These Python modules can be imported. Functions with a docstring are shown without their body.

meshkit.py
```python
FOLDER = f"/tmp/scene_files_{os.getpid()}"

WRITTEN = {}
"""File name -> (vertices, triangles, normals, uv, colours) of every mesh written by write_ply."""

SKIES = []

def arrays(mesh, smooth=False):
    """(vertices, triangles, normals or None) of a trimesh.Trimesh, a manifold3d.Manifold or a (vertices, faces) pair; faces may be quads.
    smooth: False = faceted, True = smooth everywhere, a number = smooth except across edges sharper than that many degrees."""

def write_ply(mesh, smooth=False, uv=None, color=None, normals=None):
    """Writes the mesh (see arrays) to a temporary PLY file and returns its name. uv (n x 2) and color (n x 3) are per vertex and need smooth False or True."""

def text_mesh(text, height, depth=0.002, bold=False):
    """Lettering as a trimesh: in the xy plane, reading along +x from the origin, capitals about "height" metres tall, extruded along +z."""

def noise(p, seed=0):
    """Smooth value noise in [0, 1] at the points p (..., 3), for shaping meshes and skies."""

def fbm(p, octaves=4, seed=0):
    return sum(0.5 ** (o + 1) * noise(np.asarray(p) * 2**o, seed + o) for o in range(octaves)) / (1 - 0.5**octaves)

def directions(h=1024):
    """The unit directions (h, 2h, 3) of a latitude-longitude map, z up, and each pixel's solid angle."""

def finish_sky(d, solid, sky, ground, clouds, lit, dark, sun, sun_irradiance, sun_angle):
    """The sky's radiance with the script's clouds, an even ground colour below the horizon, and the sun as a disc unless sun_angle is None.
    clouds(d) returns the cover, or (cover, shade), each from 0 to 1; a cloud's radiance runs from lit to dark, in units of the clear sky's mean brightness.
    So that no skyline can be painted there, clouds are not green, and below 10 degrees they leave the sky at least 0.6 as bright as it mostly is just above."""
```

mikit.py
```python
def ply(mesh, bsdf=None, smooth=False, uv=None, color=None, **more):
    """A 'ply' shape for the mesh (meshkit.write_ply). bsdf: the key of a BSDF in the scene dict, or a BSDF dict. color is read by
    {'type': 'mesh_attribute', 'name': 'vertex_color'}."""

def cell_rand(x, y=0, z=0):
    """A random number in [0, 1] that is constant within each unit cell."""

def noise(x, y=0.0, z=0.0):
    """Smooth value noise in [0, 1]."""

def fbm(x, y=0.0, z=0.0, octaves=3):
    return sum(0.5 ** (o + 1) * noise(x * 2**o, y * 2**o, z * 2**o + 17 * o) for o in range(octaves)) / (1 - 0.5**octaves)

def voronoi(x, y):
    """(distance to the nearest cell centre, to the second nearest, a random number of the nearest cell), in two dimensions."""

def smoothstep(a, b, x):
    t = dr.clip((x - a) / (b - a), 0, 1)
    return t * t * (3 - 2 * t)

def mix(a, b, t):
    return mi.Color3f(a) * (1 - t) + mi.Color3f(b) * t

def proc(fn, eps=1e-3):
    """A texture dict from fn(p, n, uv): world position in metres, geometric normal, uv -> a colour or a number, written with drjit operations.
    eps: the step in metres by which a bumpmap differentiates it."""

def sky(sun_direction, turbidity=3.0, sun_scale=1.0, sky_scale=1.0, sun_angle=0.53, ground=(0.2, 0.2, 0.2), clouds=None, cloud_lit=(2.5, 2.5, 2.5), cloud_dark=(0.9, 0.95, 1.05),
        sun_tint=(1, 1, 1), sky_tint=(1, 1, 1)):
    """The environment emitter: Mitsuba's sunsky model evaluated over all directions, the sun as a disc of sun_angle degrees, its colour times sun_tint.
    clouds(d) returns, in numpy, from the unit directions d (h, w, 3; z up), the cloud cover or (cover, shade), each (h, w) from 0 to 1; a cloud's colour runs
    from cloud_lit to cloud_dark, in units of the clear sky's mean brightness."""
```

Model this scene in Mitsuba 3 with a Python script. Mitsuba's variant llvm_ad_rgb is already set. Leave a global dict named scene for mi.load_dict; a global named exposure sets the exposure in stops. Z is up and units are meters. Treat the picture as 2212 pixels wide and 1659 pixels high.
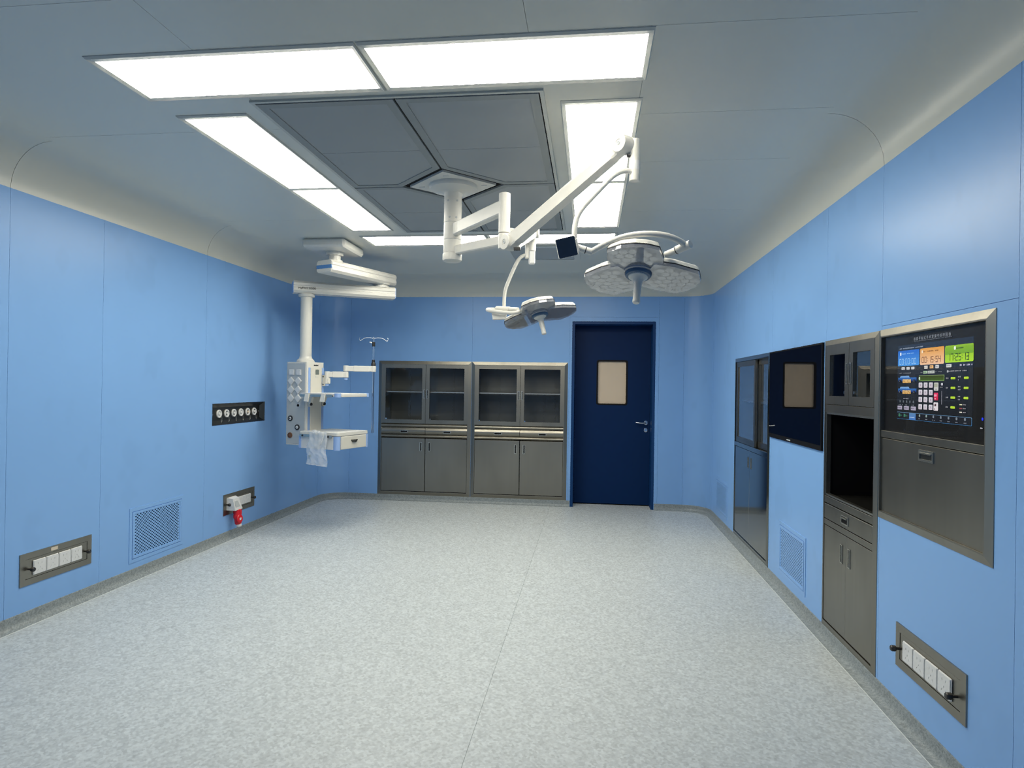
import math, random
import numpy as np, trimesh, drjit as dr, mitsuba as mi, mikit, meshkit
from shapely.geometry import Polygon, box as sbox, Point
from shapely import affinity
from shapely.ops import unary_union
from scipy.interpolate import make_interp_spline
random.seed(4); np.random.seed(4)
scene, labels = {}, {}

# ------------------------------------------------------------------ camera, exposure, lamp strength
T = mi.ScalarTransform4f
CAM = [0.0, 0.0, 1.4515]
FWD = [-0.121502, 0.992588, 0.002393]
UPV = [-0.014592, -0.004197, 0.999885]
scene['camera'] = {'type': 'perspective', 'fov': 77.39, 'fov_axis': 'x', 'near_clip': 0.02, 'far_clip': 100.0,
                   'to_world': T().look_at(origin=CAM, target=[CAM[i] + FWD[i] for i in range(3)], up=UPV)}
exposure = 1.55
PANEL = [6.15, 5.85, 4.95]          # radiance of the ceiling light diffusers
UIGAIN = 0.342                      # radiance scale of the console display

# ------------------------------------------------------------------ room dimensions (metres)
XL, XR, YB, YF = -3.262, 1.372, 7.680, -0.60
ZC, ZL, FZ = 2.525, 2.780, 0.012
RC, RV = 0.255, 0.287              # ceiling cove radius, vertical corner radius
BT = 0.086                         # baseboard top

# ------------------------------------------------------------------ materials
def rgb(*c): return {'type': 'rgb', 'value': [float(x) for x in c]}
def srgb(r, g, b):
    f = lambda v: (v / 255 / 12.92) if v <= 10 else ((v / 255 + 0.055) / 1.055) ** 2.4
    return (f(r), f(g), f(b))
def pbr(name, col, rough=0.5, metal=0.0, spec=0.5, **k):
    c = col if isinstance(col, dict) else rgb(*col)
    scene[name] = {'type': 'twosided', 'bsdf': {'type': 'principled', 'base_color': c, 'roughness': rough, 'metallic': metal, 'specular': spec, **k}}

def f_wall(p, n, uv):
    m = mikit.fbm(p.x * 1.7 + 3, p.y * 1.7, p.z * 1.7, 3)
    s = mikit.smoothstep(0.60, 0.72, mikit.fbm(p.x * 5, p.y * 5 + 9, p.z * 3.2, 3))
    return mi.Color3f(0.182, 0.350, 0.640) * (0.97 + 0.06 * m) * (1 - 0.035 * s)
def f_ceil(p, n, uv):
    m = mikit.fbm(p.x * 1.3, p.y * 1.3, p.z * 1.3, 3)
    return mi.Color3f(0.530, 0.532, 0.482) * (0.97 + 0.06 * m)
def speck(p, base, amp):
    a = mikit.voronoi(p.x * 85, p.y * 85)[2]
    b = mikit.noise(p.x * 130, p.y * 130, p.z * 130)
    c = mikit.noise(p.x * 42 + 7, p.y * 42, p.z * 42)
    lo = mikit.fbm(p.x * 0.8, p.y * 0.8, 0.0, 2)
    v = 1 + amp * (0.62 * (a - 0.5) + 0.55 * (b - 0.5) + 0.45 * (c - 0.5)) + 0.05 * (lo - 0.5)
    return mi.Color3f(*base) * v
def f_floor(p, n, uv): return speck(p, (0.372, 0.404, 0.418), 0.42)
def f_base(p, n, uv): return speck(mi.Point3f((p.x + p.y) * 1.6, p.z * 2.0, (p.x - p.y) * 1.6), (0.210, 0.236, 0.244), 0.55)
def f_steel(p, n, uv):
    g = mikit.noise(p.x * 55, p.y * 55, p.z * 2.2)
    m = mikit.fbm(p.x * 4, p.y * 4, p.z * 1.5, 3)
    return mi.Color3f(0.280, 0.264, 0.226) * (0.94 + 0.05 * g + 0.34 * (m - 0.45))
def f_steelr(p, n, uv):
    return 0.30 + 0.10 * mikit.fbm(p.x * 3, p.y * 3, p.z * 1.2, 3)
pbr('m_wall', mikit.proc(f_wall), 0.31, spec=0.27)
pbr('m_joint', (0.1066, 0.2296, 0.4346), 0.7)
pbr('m_duct', (0.0164, 0.0820, 0.1968), 0.7)
pbr('m_ceiling', mikit.proc(f_ceil), 0.30, spec=0.40)
pbr('m_ceiling_joint', (0.42, 0.43, 0.40), 0.7)
pbr('m_floor', mikit.proc(f_floor), 0.42, spec=0.35)
pbr('m_base', mikit.proc(f_base), 0.45, spec=0.35)
pbr('m_weld', (0.4800, 0.5040, 0.4960), 0.5)
pbr('m_steel', mikit.proc(f_steel), mikit.proc(f_steelr), 1.0)
pbr('m_steel_polished', (0.245, 0.25, 0.235), 0.10, 1.0)
pbr('m_steel_edge', (0.52, 0.51, 0.46), 0.30, 1.0)
pbr('m_steel_dark', (0.11, 0.11, 0.10), 0.35, 1.0)
pbr('m_chrome', (0.75, 0.76, 0.78), 0.12, 1.0)
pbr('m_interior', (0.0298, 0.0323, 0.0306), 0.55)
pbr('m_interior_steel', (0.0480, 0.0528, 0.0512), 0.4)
pbr('m_black', (0.004, 0.004, 0.005), 0.55, spec=0.15)
pbr('m_black_plastic', (0.012, 0.012, 0.013), 0.38)
pbr('m_white', (0.5440, 0.5360, 0.4960), 0.36, spec=0.5)
pbr('m_white_cool', (0.5440, 0.5520, 0.5520), 0.38)
pbr('m_cream', (0.5200, 0.5080, 0.4520), 0.40)
pbr('m_grey', (0.3680, 0.3920, 0.4000), 0.45)
pbr('m_light_frame', (0.4290, 0.4368, 0.4056), 0.45)
pbr('m_gauze', (0.285, 0.305, 0.315), 0.75, spec=0.2)
pbr('m_gauze_frame', (0.225, 0.245, 0.245), 0.55)
pbr('m_strip', (0.2380, 0.3570, 0.6120), 0.4)
pbr('m_ringblue', (0.0467, 0.0978, 0.1700), 0.4)
pbr('m_stripe', (0.0765, 0.2040, 0.4420), 0.4)
pbr('m_door', (0.0010, 0.0170, 0.0723), 0.50, spec=0.12)
pbr('m_jamb', (0.0034, 0.0340, 0.1190), 0.45, spec=0.2)
pbr('m_red', (0.5270, 0.0068, 0.0170), 0.35)
pbr('m_brown', (0.1360, 0.0595, 0.0298), 0.5)
pbr('m_tan', (0.5890, 0.4750, 0.3515), 0.5)
pbr('m_sticker', (0.4960, 0.4320, 0.3440), 0.6)
pbr('m_ink', (0.012, 0.014, 0.018), 0.6)
pbr('m_lcd', (0.1200, 0.1440, 0.1320), 0.3)
pbr('m_lampbase', (0.2970, 0.3060, 0.3330), 0.35)
pbr('m_lens', (0.42, 0.43, 0.46), 0.22, 1.0)
pbr('m_led', (0.34, 0.35, 0.38), 0.25)
pbr('m_green', (0.01, 0.10, 0.07), 0.5)
scene['m_screen_glass'] = {'type': 'twosided', 'bsdf': {'type': 'plastic', 'diffuse_reflectance': rgb(0.0015, 0.0018, 0.003), 'int_ior': 2.0}}
scene['m_pane'] = {'type': 'thindielectric', 'int_ior': 1.18}
scene['m_panel_glass'] = {'type': 'thindielectric', 'int_ior': 1.08}
scene['m_lens_cover'] = {'type': 'blendbsdf', 'weight': 0.12, 'a': {'type': 'thindielectric', 'int_ior': 1.49},
                         'b': {'type': 'twosided', 'bsdf': {'type': 'diffuse', 'reflectance': rgb(0.55, 0.57, 0.62)}}}
scene['m_film'] = {'type': 'blendbsdf', 'weight': 0.27, 'a': {'type': 'thindielectric', 'int_ior': 1.5},
                   'b': {'type': 'twosided', 'bsdf': {'type': 'diffuse', 'reflectance': rgb(0.80, 0.82, 0.84)}}}

# ------------------------------------------------------------------ helpers
class Fr:
    """A local frame: h, b, c axes at an origin; meshes are built in (h, b, c) and placed with it."""
    def __init__(s, o, h, b, c):
        s.o = np.array(o, float); s.A = np.array([h, b, c], float); s.flip = np.linalg.det(s.A) < 0
    def __call__(s, m):
        f = np.array(m.faces)
        return trimesh.Trimesh(np.array(m.vertices) @ s.A + s.o, f[:, ::-1] if s.flip else f, process=False)
    def pt(s, *p): return np.asarray(p, float) @ s.A + s.o
WORLD = Fr((0, 0, 0), (1, 0, 0), (0, 1, 0), (0, 0, 1))
WL = Fr((XL, 0, 0), (0, 1, 0), (0, 0, 1), (1, 0, 0))      # left wall: h = y, b = z, c = out into the room
WR = Fr((XR, 0, 0), (0, 1, 0), (0, 0, 1), (-1, 0, 0))
WB = Fr((0, YB, 0), (1, 0, 0), (0, 0, 1), (0, -1, 0))

def hull(pts): return trimesh.convex.convex_hull(np.asarray(pts, float))
def bx(h0, h1, b0, b1, c0, c1, r=0.0):
    lo, hi = np.array([h0, b0, c0], float), np.array([h1, b1, c1], float)
    lo, hi = np.minimum(lo, hi), np.maximum(lo, hi)
    if r <= 0:
        return trimesh.creation.box(bounds=[lo, hi])
    r = min(r, 0.49 * (hi - lo).min())
    pts = []
    for sx in (0, 1):
        for sy in (0, 1):
            for sz in (0, 1):
                cnr = np.where([sx, sy, sz], hi, lo); sg = np.where([sx, sy, sz], -1, 1)
                for k in range(3):
                    q = cnr + sg * r; q[k] = cnr[k]; pts.append(q)
    return hull(pts)
def prism(poly, c0, c1):
    ms = []
    for g in getattr(poly, 'geoms', [poly]):
        if g.area < 1e-9: continue
        m = trimesh.creation.extrude_polygon(g, c1 - c0, engine='earcut'); m.apply_translation([0, 0, c0]); ms.append(m)
    return trimesh.util.concatenate(ms)
def rrect(h0, h1, b0, b1, r, q=4):
    return sbox(h0 + r, b0 + r, h1 - r, b1 - r).buffer(r, quad_segs=q)
def ring(h0, h1, b0, b1, w, c0, c1, r=0.0):
    o = rrect(h0, h1, b0, b1, r) if r else sbox(h0, b0, h1, b1)
    return prism(o.difference(sbox(h0 + w, b0 + w, h1 - w, b1 - w)), c0, c1)
def join(*m): return trimesh.util.concatenate([x for x in m])
def bow(h0, h1, b0, b1, c0, c1, n=9):
    """Bar along h whose front is bowed between the edges b0 and b1."""
    t = np.linspace(-1, 1, n); bm, bh = (b0 + b1) / 2, (b1 - b0) / 2
    m = prism(Polygon([(b1, c0 - .012), (b0, c0 - .012)] + [(bm + bh * x, c0 + (c1 - c0) * (1 - x * x)) for x in t]), h0, h1)
    return trimesh.Trimesh(np.array(m.vertices)[:, [2, 0, 1]], m.faces, process=False)
def ax(d):
    d = np.asarray(d, float) / np.linalg.norm(d)
    a = np.cross(d, [0, 0, 1.0] if abs(d[2]) < 0.9 else [1.0, 0, 0]); a /= np.linalg.norm(a)
    return a, np.cross(d, a), d
def lathe(profile, o, d, n=36):
    """Profile of (radius, height) pairs turned about the axis d at o."""
    a, b, d = ax(d); pr = np.array(profile, float); k = np.arange(n) * 2 * np.pi / n
    v = [np.outer(np.cos(k) * r, a) + np.outer(np.sin(k) * r, b) + np.asarray(o) + d * z for r, z in pr]
    f = []
    for i in range(len(pr) - 1):
        for j in range(n):
            j2 = (j + 1) % n; p, q, s, t = i * n + j, i * n + j2, (i + 1) * n + j2, (i + 1) * n + j
            f += [[p, q, s], [p, s, t]]
    v = np.vstack(v)
    for i, e in ((0, -1), (len(pr) - 1, 1)):
        if pr[i, 0] > 1e-6:
            v = np.vstack([v, np.asarray(o) + d * pr[i, 1]]); cidx = len(v) - 1
            for j in range(n):
                tri = [i * n + j, i * n + (j + 1) % n, cidx]
                f.append(tri if e > 0 else tri[::-1])
    return trimesh.Trimesh(v, np.array(f), process=False)
def cyl(p0, p1, r, n=28, ch=0.0):
    p0, p1 = np.asarray(p0, float), np.asarray(p1, float); L = np.linalg.norm(p1 - p0)
    ch = min(ch, 0.45 * L, 0.6 * r)
    pr = [(r, 0), (r, L)] if ch <= 0 else [(r - ch, 0), (r - ch * .3, ch * .3), (r, ch), (r, L - ch), (r - ch * .3, L - ch * .3), (r - ch, L)]
    return lathe(pr, p0, p1 - p0, n)
def smooth_path(pts, n=40):
    p = np.asarray(pts, float); s = np.r_[0, np.cumsum(np.linalg.norm(np.diff(p, axis=0), axis=1))]
    return make_interp_spline(s, p, k=min(3, len(p) - 1))(np.linspace(0, s[-1], n))
def tube(path, r, n=16):
    p = np.asarray(path, float); t = np.gradient(p, axis=0); t /= np.linalg.norm(t, axis=1, keepdims=True)
    u = ax(t[0])[0]; V = []; k = np.arange(n) * 2 * np.pi / n; rr = np.broadcast_to(r, (len(p),))
    for i in range(len(p)):
        u = u - t[i] * (u @ t[i]); u /= np.linalg.norm(u); w = np.cross(t[i], u)
        V.append(p[i] + rr[i] * (np.outer(np.cos(k), u) + np.outer(np.sin(k), w)))
    f = []
    for i in range(len(p) - 1):
        for j in range(n):
            j2 = (j + 1) % n; a, b, c, d = i * n + j, i * n + j2, (i + 1) * n + j2, (i + 1) * n + j
            f += [[a, b, c], [a, c, d]]
    v = np.vstack(V + [p[:1], p[-1:]]); m = len(p) * n
    for j in range(n):
        f += [[(j + 1) % n, j, m], [m - n + j, m - n + (j + 1) % n, m + 1]]
    return trimesh.Trimesh(v, np.array(f), process=False)
def orient(o, h, c):
    """Frame at o with h axis along h and c axis along c (b completes it)."""
    h = np.asarray(h, float) / np.linalg.norm(h); c = np.asarray(c, float); c = c - h * (c @ h); c /= np.linalg.norm(c)
    return Fr(o, h, np.cross(c, h), c)
def up_box(o, d, L0, L1, w, z0, z1, r=0.006):
    """A horizontal beam: from L0 to L1 along the horizontal direction d through o, width w, between heights z0 and z1."""
    d = np.array([d[0], d[1], 0.0]); d /= np.linalg.norm(d)
    return Fr((o[0], o[1], 0), d, (-d[1], d[0], 0), (0, 0, 1))(bx(L0, L1, -w / 2, w / 2, z0, z1, r))

used = {}
def uniq(key):
    k = used.get(key, -1) + 1; used[key] = k
    return key if k == 0 else f'{key}_{k:03d}'
def thing(name, label, cat, group=None, kind=None):
    key = uniq(name); labels[key] = {'label': label, 'category': cat}
    if group: labels[key]['group'] = group
    if kind: labels[key]['kind'] = kind
    return key
def part(parent, name, mesh, mat, smooth=False, label=None, **k):
    key = uniq(parent + '__' + name)
    scene[key] = mikit.ply(mesh, mat, smooth=smooth, **k)
    if label: labels[key] = {'label': label}
    return key

# ------------------------------------------------------------------ openings in the walls
HOLES_L = [sbox(5.210, 1.066, 6.098, 1.249), sbox(4.256, 0.172, 4.784, 0.482)]
HOLES_R = [sbox(5.135, 0.115, 6.262, 1.708), sbox(3.985, 1.105, 5.085, 1.722), sbox(3.275, 0.115, 3.925, 1.708), sbox(2.395, 0.885, 3.205, 1.705),
           sbox(6.628, 0.182, 7.122, 0.458), sbox(4.292, 0.182, 4.792, 0.458)]
HOLES_B = [sbox(-2.570, 0.115, -1.470, 1.700), sbox(-1.400, 0.115, -0.300, 1.700), sbox(-0.222, 0.0, 0.758, 2.230)]
YC, XLC, XRC = YB - RV, XL + RV, XR - RV

def wall(key, label, frame, h0, h1, seams, holes, splits=()):
    k = thing(key, label, 'wall', kind='structure')
    hs = unary_union(holes) if holes else Polygon()
    part(k, 'backing', frame(prism(sbox(h0, 0, h1, ZC + 0.02).difference(hs), -0.014, -0.0055)), 'm_joint')
    e = [h0] + list(seams) + [h1]
    for a, b in zip(e, e[1:]):
        rows = [0.0, ZC]
        for (sa, sb, sz) in splits:
            if sa <= a + 1e-6 and b <= sb + 1e-6: rows = [0.0, sz, ZC]
        for z0, z1 in zip(rows, rows[1:]):
            g = 0.0008
            m = sbox(a + g * (a > h0), z0 + g * (z0 > 0), b - g * (b < h1), z1 - g * (z1 < ZC)).difference(hs)
            if m.area > 1e-4: part(k, 'panel', frame(prism(m, -0.006, 0.0)), 'm_wall')
    return k
wall('wall_left', 'blue panelled wall on the left with outlets and a return grille', WL, YF, YC, [1.10, 2.16, 3.232, 3.935, 5.100], HOLES_L)
wall('wall_right', 'blue panelled wall on the right holding steel cabinets and the control console', WR, YF, YC, [1.15, 2.250, 3.227, 3.943, 5.072, 6.300], HOLES_R, [(2.25, 3.227, 1.760)])
wall('wall_back', 'blue panelled far wall with two steel cabinets and the dark door', WB, XLC, XRC, [-1.435, -0.253, 0.798], HOLES_B, [(-0.253, 0.798, 2.282)])
k = thing('wall_front', 'blue panelled wall behind the camera', 'wall', kind='structure')
FRW = Fr((0, YF, 0), (1, 0, 0), (0, 0, 1), (0, 1, 0))
for a, b in ((XL, -2.1), (-2.1, -0.9), (-0.9, 0.3), (0.3, XR)):
    part(k, 'panel', FRW(bx(a + .0013, b - .0013, 0, ZL + .02, -0.006, 0)), 'm_wall')
part(k, 'backing', FRW(bx(XL, XR, 0, ZL + .02, -0.014, -0.0055)), 'm_joint')

def arc(cx, cy, r, a0, a1, n=14):
    t = np.radians(np.linspace(a0, a1, n)); return np.stack([cx + r * np.cos(t), cy + r * np.sin(t)], 1)
def sheet(path, z0, z1, thick, side):
    """A thin curved vertical sheet following a plan path; thickness to the outer side."""
    p = np.asarray(path); t = np.gradient(p, axis=0); t /= np.linalg.norm(t, axis=1, keepdims=True)
    nrm = np.stack([-t[:, 1], t[:, 0]], 1) * side; q = p + nrm * thick; n = len(p)
    v = np.vstack([np.c_[p, np.full(n, z0)], np.c_[p, np.full(n, z1)], np.c_[q, np.full(n, z0)], np.c_[q, np.full(n, z1)]]); f = []
    for i in range(n - 1):
        a, b, c, d = i, i + 1, n + i + 1, n + i
        f += [[a, b, c], [a, c, d], [2 * n + a, 2 * n + c, 2 * n + b], [2 * n + a, 2 * n + d, 2 * n + c]]
        f += [[a, 2 * n + b, b], [a, 2 * n + a, 2 * n + b], [d, c, 3 * n + i + 1], [d, 3 * n + i + 1, 3 * n + i]]
    m = trimesh.Trimesh(v, np.array(f), process=False); m.fix_normals(); return m
ARC_R = arc(XRC, YC, RV, 89.75, 0.25)           # back wall to right wall
ARC_L = arc(XLC, YC, RV, 179.75, 90.25)         # left wall to back wall
k = thing('wall_corner_right', 'rounded blue corner panel between the door wall and the right wall', 'wall', kind='structure')
part(k, 'panel', sheet(ARC_R, 0, ZC, 0.005, 1), 'm_wall', smooth=30); part(k, 'backing', sheet(arc(XRC, YC, RV + .006, 95, -5), 0, ZC + .02, 0.004, 1), 'm_joint', smooth=30)
k = thing('wall_corner_left', 'rounded blue corner panel behind the ceiling pendant', 'wall', kind='structure')
part(k, 'panel', sheet(ARC_L, 0, ZC, 0.005, 1), 'm_wall', smooth=30); part(k, 'backing', sheet(arc(XLC, YC, RV + .006, 185, 85), 0, ZC + .02, 0.004, 1), 'm_joint', smooth=30)

# ------------------------------------------------------------------ floor and baseboards
k = thing('floor', 'pale grey speckled vinyl floor with a fine weld seam', 'floor', kind='structure')
part(k, 'sheet', bx(XL - .02, -0.4612, YF, 8.2, -0.02, FZ), 'm_floor')
part(k, 'sheet', bx(-0.4588, XR + .02, YF, 8.2, -0.02, FZ), 'm_floor')
part(k, 'seam', bx(-0.4612, -0.4588, YF, 8.2, -0.02, FZ - .0012), 'm_base')

COVE = [(0.0, BT), (0.003, BT), (0.0042, BT - .002), (0.0042, 0.050)] + [(0.0042 + 0.036 * (1 - math.cos(a)), 0.050 - 0.036 * math.sin(a)) for a in np.radians([20, 40, 60, 80, 90])] + [(0.046, FZ + .001), (0.046, 0.0), (0.0, 0.0)]
def base_run(path, inward):
    """Sweeps the cove profile along a plan path; inward[i] is the unit direction into the room."""
    p = np.asarray(path, float); w = np.asarray(inward, float); m = len(COVE); v = []
    for c, z in COVE: v.append(np.c_[p + w * c, np.full(len(p), z)])
    v = np.stack(v, 1).reshape(-1, 3); f = []; n = len(p)
    for i in range(n - 1):
        for j in range(m):
            a, b = i * m + j, i * m + (j + 1) % m; c, d = (i + 1) * m + (j + 1) % m, (i + 1) * m + j
            f += [[a, b, c], [a, c, d]]
    e = trimesh.creation.triangulate_polygon(Polygon(COVE), engine='earcut')
    for base, rev in ((0, 0), ((n - 1) * m, 1)):
        idx = [int(np.argmin(np.abs(np.array(COVE) - q).sum(1))) for q in e[0]]
        f += [[base + idx[t[0]], base + idx[t[1]], base + idx[t[2]]][::-1 if rev else 1] for t in e[1]]
    mm = trimesh.Trimesh(v, np.array(f), process=False); mm.fix_normals(); return mm
def weld(path, inward, c=0.048, w=0.005):
    p = np.asarray(path, float); q = np.asarray(inward, float)
    return tube(np.c_[p + q * c, np.full(len(p), FZ - .0005)], w / 2, 6)
def straight(x0, y0, x1, y1): return [(x0, y0), ((x0 + x1) / 2, (y0 + y1) / 2), (x1, y1)]
def baseboard(key, label, runs):
    k = thing(key, label, 'baseboard', kind='structure')
    for path, inw, wl in runs:
        part(k, 'strip', base_run(path, inw), 'm_base', smooth=25)
        if wl: part(k, 'weld_bead', weld(path, inw), 'm_weld', smooth=True)
def inn(path, cx, cy): q = np.array([cx, cy]) - np.asarray(path); return q / np.linalg.norm(q, axis=1, keepdims=True)
baseboard('baseboard_left', 'grey speckled coved vinyl skirting along the left wall', [(straight(XL, YF, XL, YC), [(1, 0)] * 3, 1), (arc(XLC, YC, RV, 180, 90), inn(arc(XLC, YC, RV, 180, 90), XLC, YC), 0)])
baseboard('baseboard_back', 'grey speckled coved vinyl skirting along the far wall', [(straight(XLC, YB, -0.226, YB), [(0, -1)] * 3, 1), (straight(0.762, YB, XRC, YB), [(0, -1)] * 3, 1)])
baseboard('baseboard_right', 'grey speckled coved vinyl skirting along the right wall', [(arc(XRC, YC, RV, 90, 0), inn(arc(XRC, YC, RV, 90, 0), XRC, YC), 0), (straight(XR, YC, XR, YF), [(-1, 0)] * 3, 1)])

# ------------------------------------------------------------------ ceiling: panels and coves
k = thing('ceiling', 'grey-white panelled ceiling curving down into the walls', 'ceiling', kind='structure')
cx0, cx1, cy1 = XL + RC, XR - RC, YB - RC
part(k, 'backing', bx(XL, XR, YF, YB, ZL + .0055, ZL + .014), 'm_ceiling_joint')
def crect(x0, x1, y0, y1):
    g = 0.0008
    return bx(x0 + g * (x0 > cx0), x1 - g * (x1 < cx1), y0 + g * (y0 > YF), y1 - g * (y1 < cy1), ZL, ZL + .006)
for r in [(cx0, -1.607, YF, 2.045), (cx0, -1.607, 2.045, 3.18), (-1.607, -0.25, YF, 2.385), (-0.25, cx1, YF, 2.385), (-1.607, 0.205, 2.385, 5.96), (0.205, cx1, 2.385, 3.155),
          (0.205, cx1, 3.155, 3.828), (0.205, cx1, 3.828, 4.895), (0.205, cx1, 4.895, 5.96), (cx0, -1.607, 3.18, 4.982), (cx0, -1.607, 4.982, 5.96), (cx0, cx1, 5.96, cy1)]:
    part(k, 'panel', crect(*r), 'm_ceiling')
def cove_sweep(path, inward):
    """Quarter-round between wall and ceiling; path runs along the wall face."""
    p, w = np.asarray(path, float), np.asarray(inward, float); t = np.radians(np.linspace(0, 90, 15)); n, m = len(p), 15
    v = []
    for off in (0.0, 0.005):
        for a in t:
            c, z = RC - (RC + off) * math.cos(a), ZC + (RC + off) * math.sin(a)
            v.append(np.c_[p + w * c, np.full(n, z)])
    v = np.stack(v, 1).reshape(-1, 3); M = 2 * m; f = []
    for i in range(n - 1):
        for j in range(m - 1):
            a, b, c, d = i * M + j, i * M + j + 1, (i + 1) * M + j + 1, (i + 1) * M + j
            f += [[a, b, c], [a, c, d], [a + m, c + m, b + m], [a + m, d + m, c + m]]
    mm = trimesh.Trimesh(v, np.array(f), process=False)
    c0 = mm.triangles_center[0]; nn = mm.face_normals[0]
    if nn @ np.array([w[0][0], w[0][1], -1]) < 0: mm.invert()
    return mm
for a, b in ((YF, 1.10), (1.10, 3.232), (3.232, 5.10), (5.10, YC)):
    part(k, 'cove', cove_sweep(straight(XL, a + .001, XL, b - .001), [(1, 0)] * 3), 'm_ceiling', smooth=30)
for a, b in ((YF, 1.15), (1.15, 3.227), (3.227, YC)):
    part(k, 'cove', cove_sweep(straight(XR, a + .001, XR, b - .001), [(-1, 0)] * 3), 'm_ceiling', smooth=30)
for a, b in ((XLC, XRC),):
    part(k, 'cove', cove_sweep(straight(a, YB, b, YB), [(0, -1)] * 3), 'm_ceiling', smooth=30)
for cxx, a0, a1 in ((XLC, 180, 90), (XRC, 90, 0)):
    pth = arc(cxx, YC, RV, a0, a1, 18); part(k, 'cove_corner', cove_sweep(pth, inn(pth, cxx, YC)), 'm_ceiling', smooth=30)

# ------------------------------------------------------------------ ceiling lights
NAMES = {}
def panel_light(x0, x1, y0, y1, label, group):
    k = thing('ceiling_light', label, 'ceiling light', group)
    fx, fn_, ff = 0.022, 0.044, 0.024
    O = [(x0 - fx, y0 - fn_), (x1 + fx, y0 - fn_), (x1 + fx, y1 + ff), (x0 - fx, y1 + ff)]; I = [(x0, y0), (x1, y0), (x1, y1), (x0, y1)]
    for a in range(4):
        b = (a + 1) % 4
        part(k, 'frame_bar', hull([(*q, ZL - .0002) for q in (O[a], O[b], I[a], I[b])] + [(*q, ZL - .003) for q in (O[a], O[b])] + [(q[0] * .75 + w[0] * .25, q[1] * .75 + w[1] * .25, ZL - .0095) for q, w in ((O[a], I[a]), (O[b], I[b]))] + [(*q, ZL - .003) for q in (I[a], I[b])]), 'm_light_frame')
    d = bx(x0, x1, y0, y1, ZL - 0.0032, ZL - .0005)
    d = trimesh.Trimesh(d.vertices, d.faces[d.face_normals[:, 2] < 0.5], process=False)
    scene[k + '__diffuser'] = mikit.ply(d, 'm_white', emitter={'type': 'area', 'radiance': rgb(*PANEL)})
    labels[k + '__diffuser'] = {'label': 'glowing white diffuser'}
G = 'ceiling light panels around the air diffuser'
panel_light(-2.072, -0.957, 2.433, 2.771, 'long glowing ceiling light in the front row nearest the camera, left of its seam', G)
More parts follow.
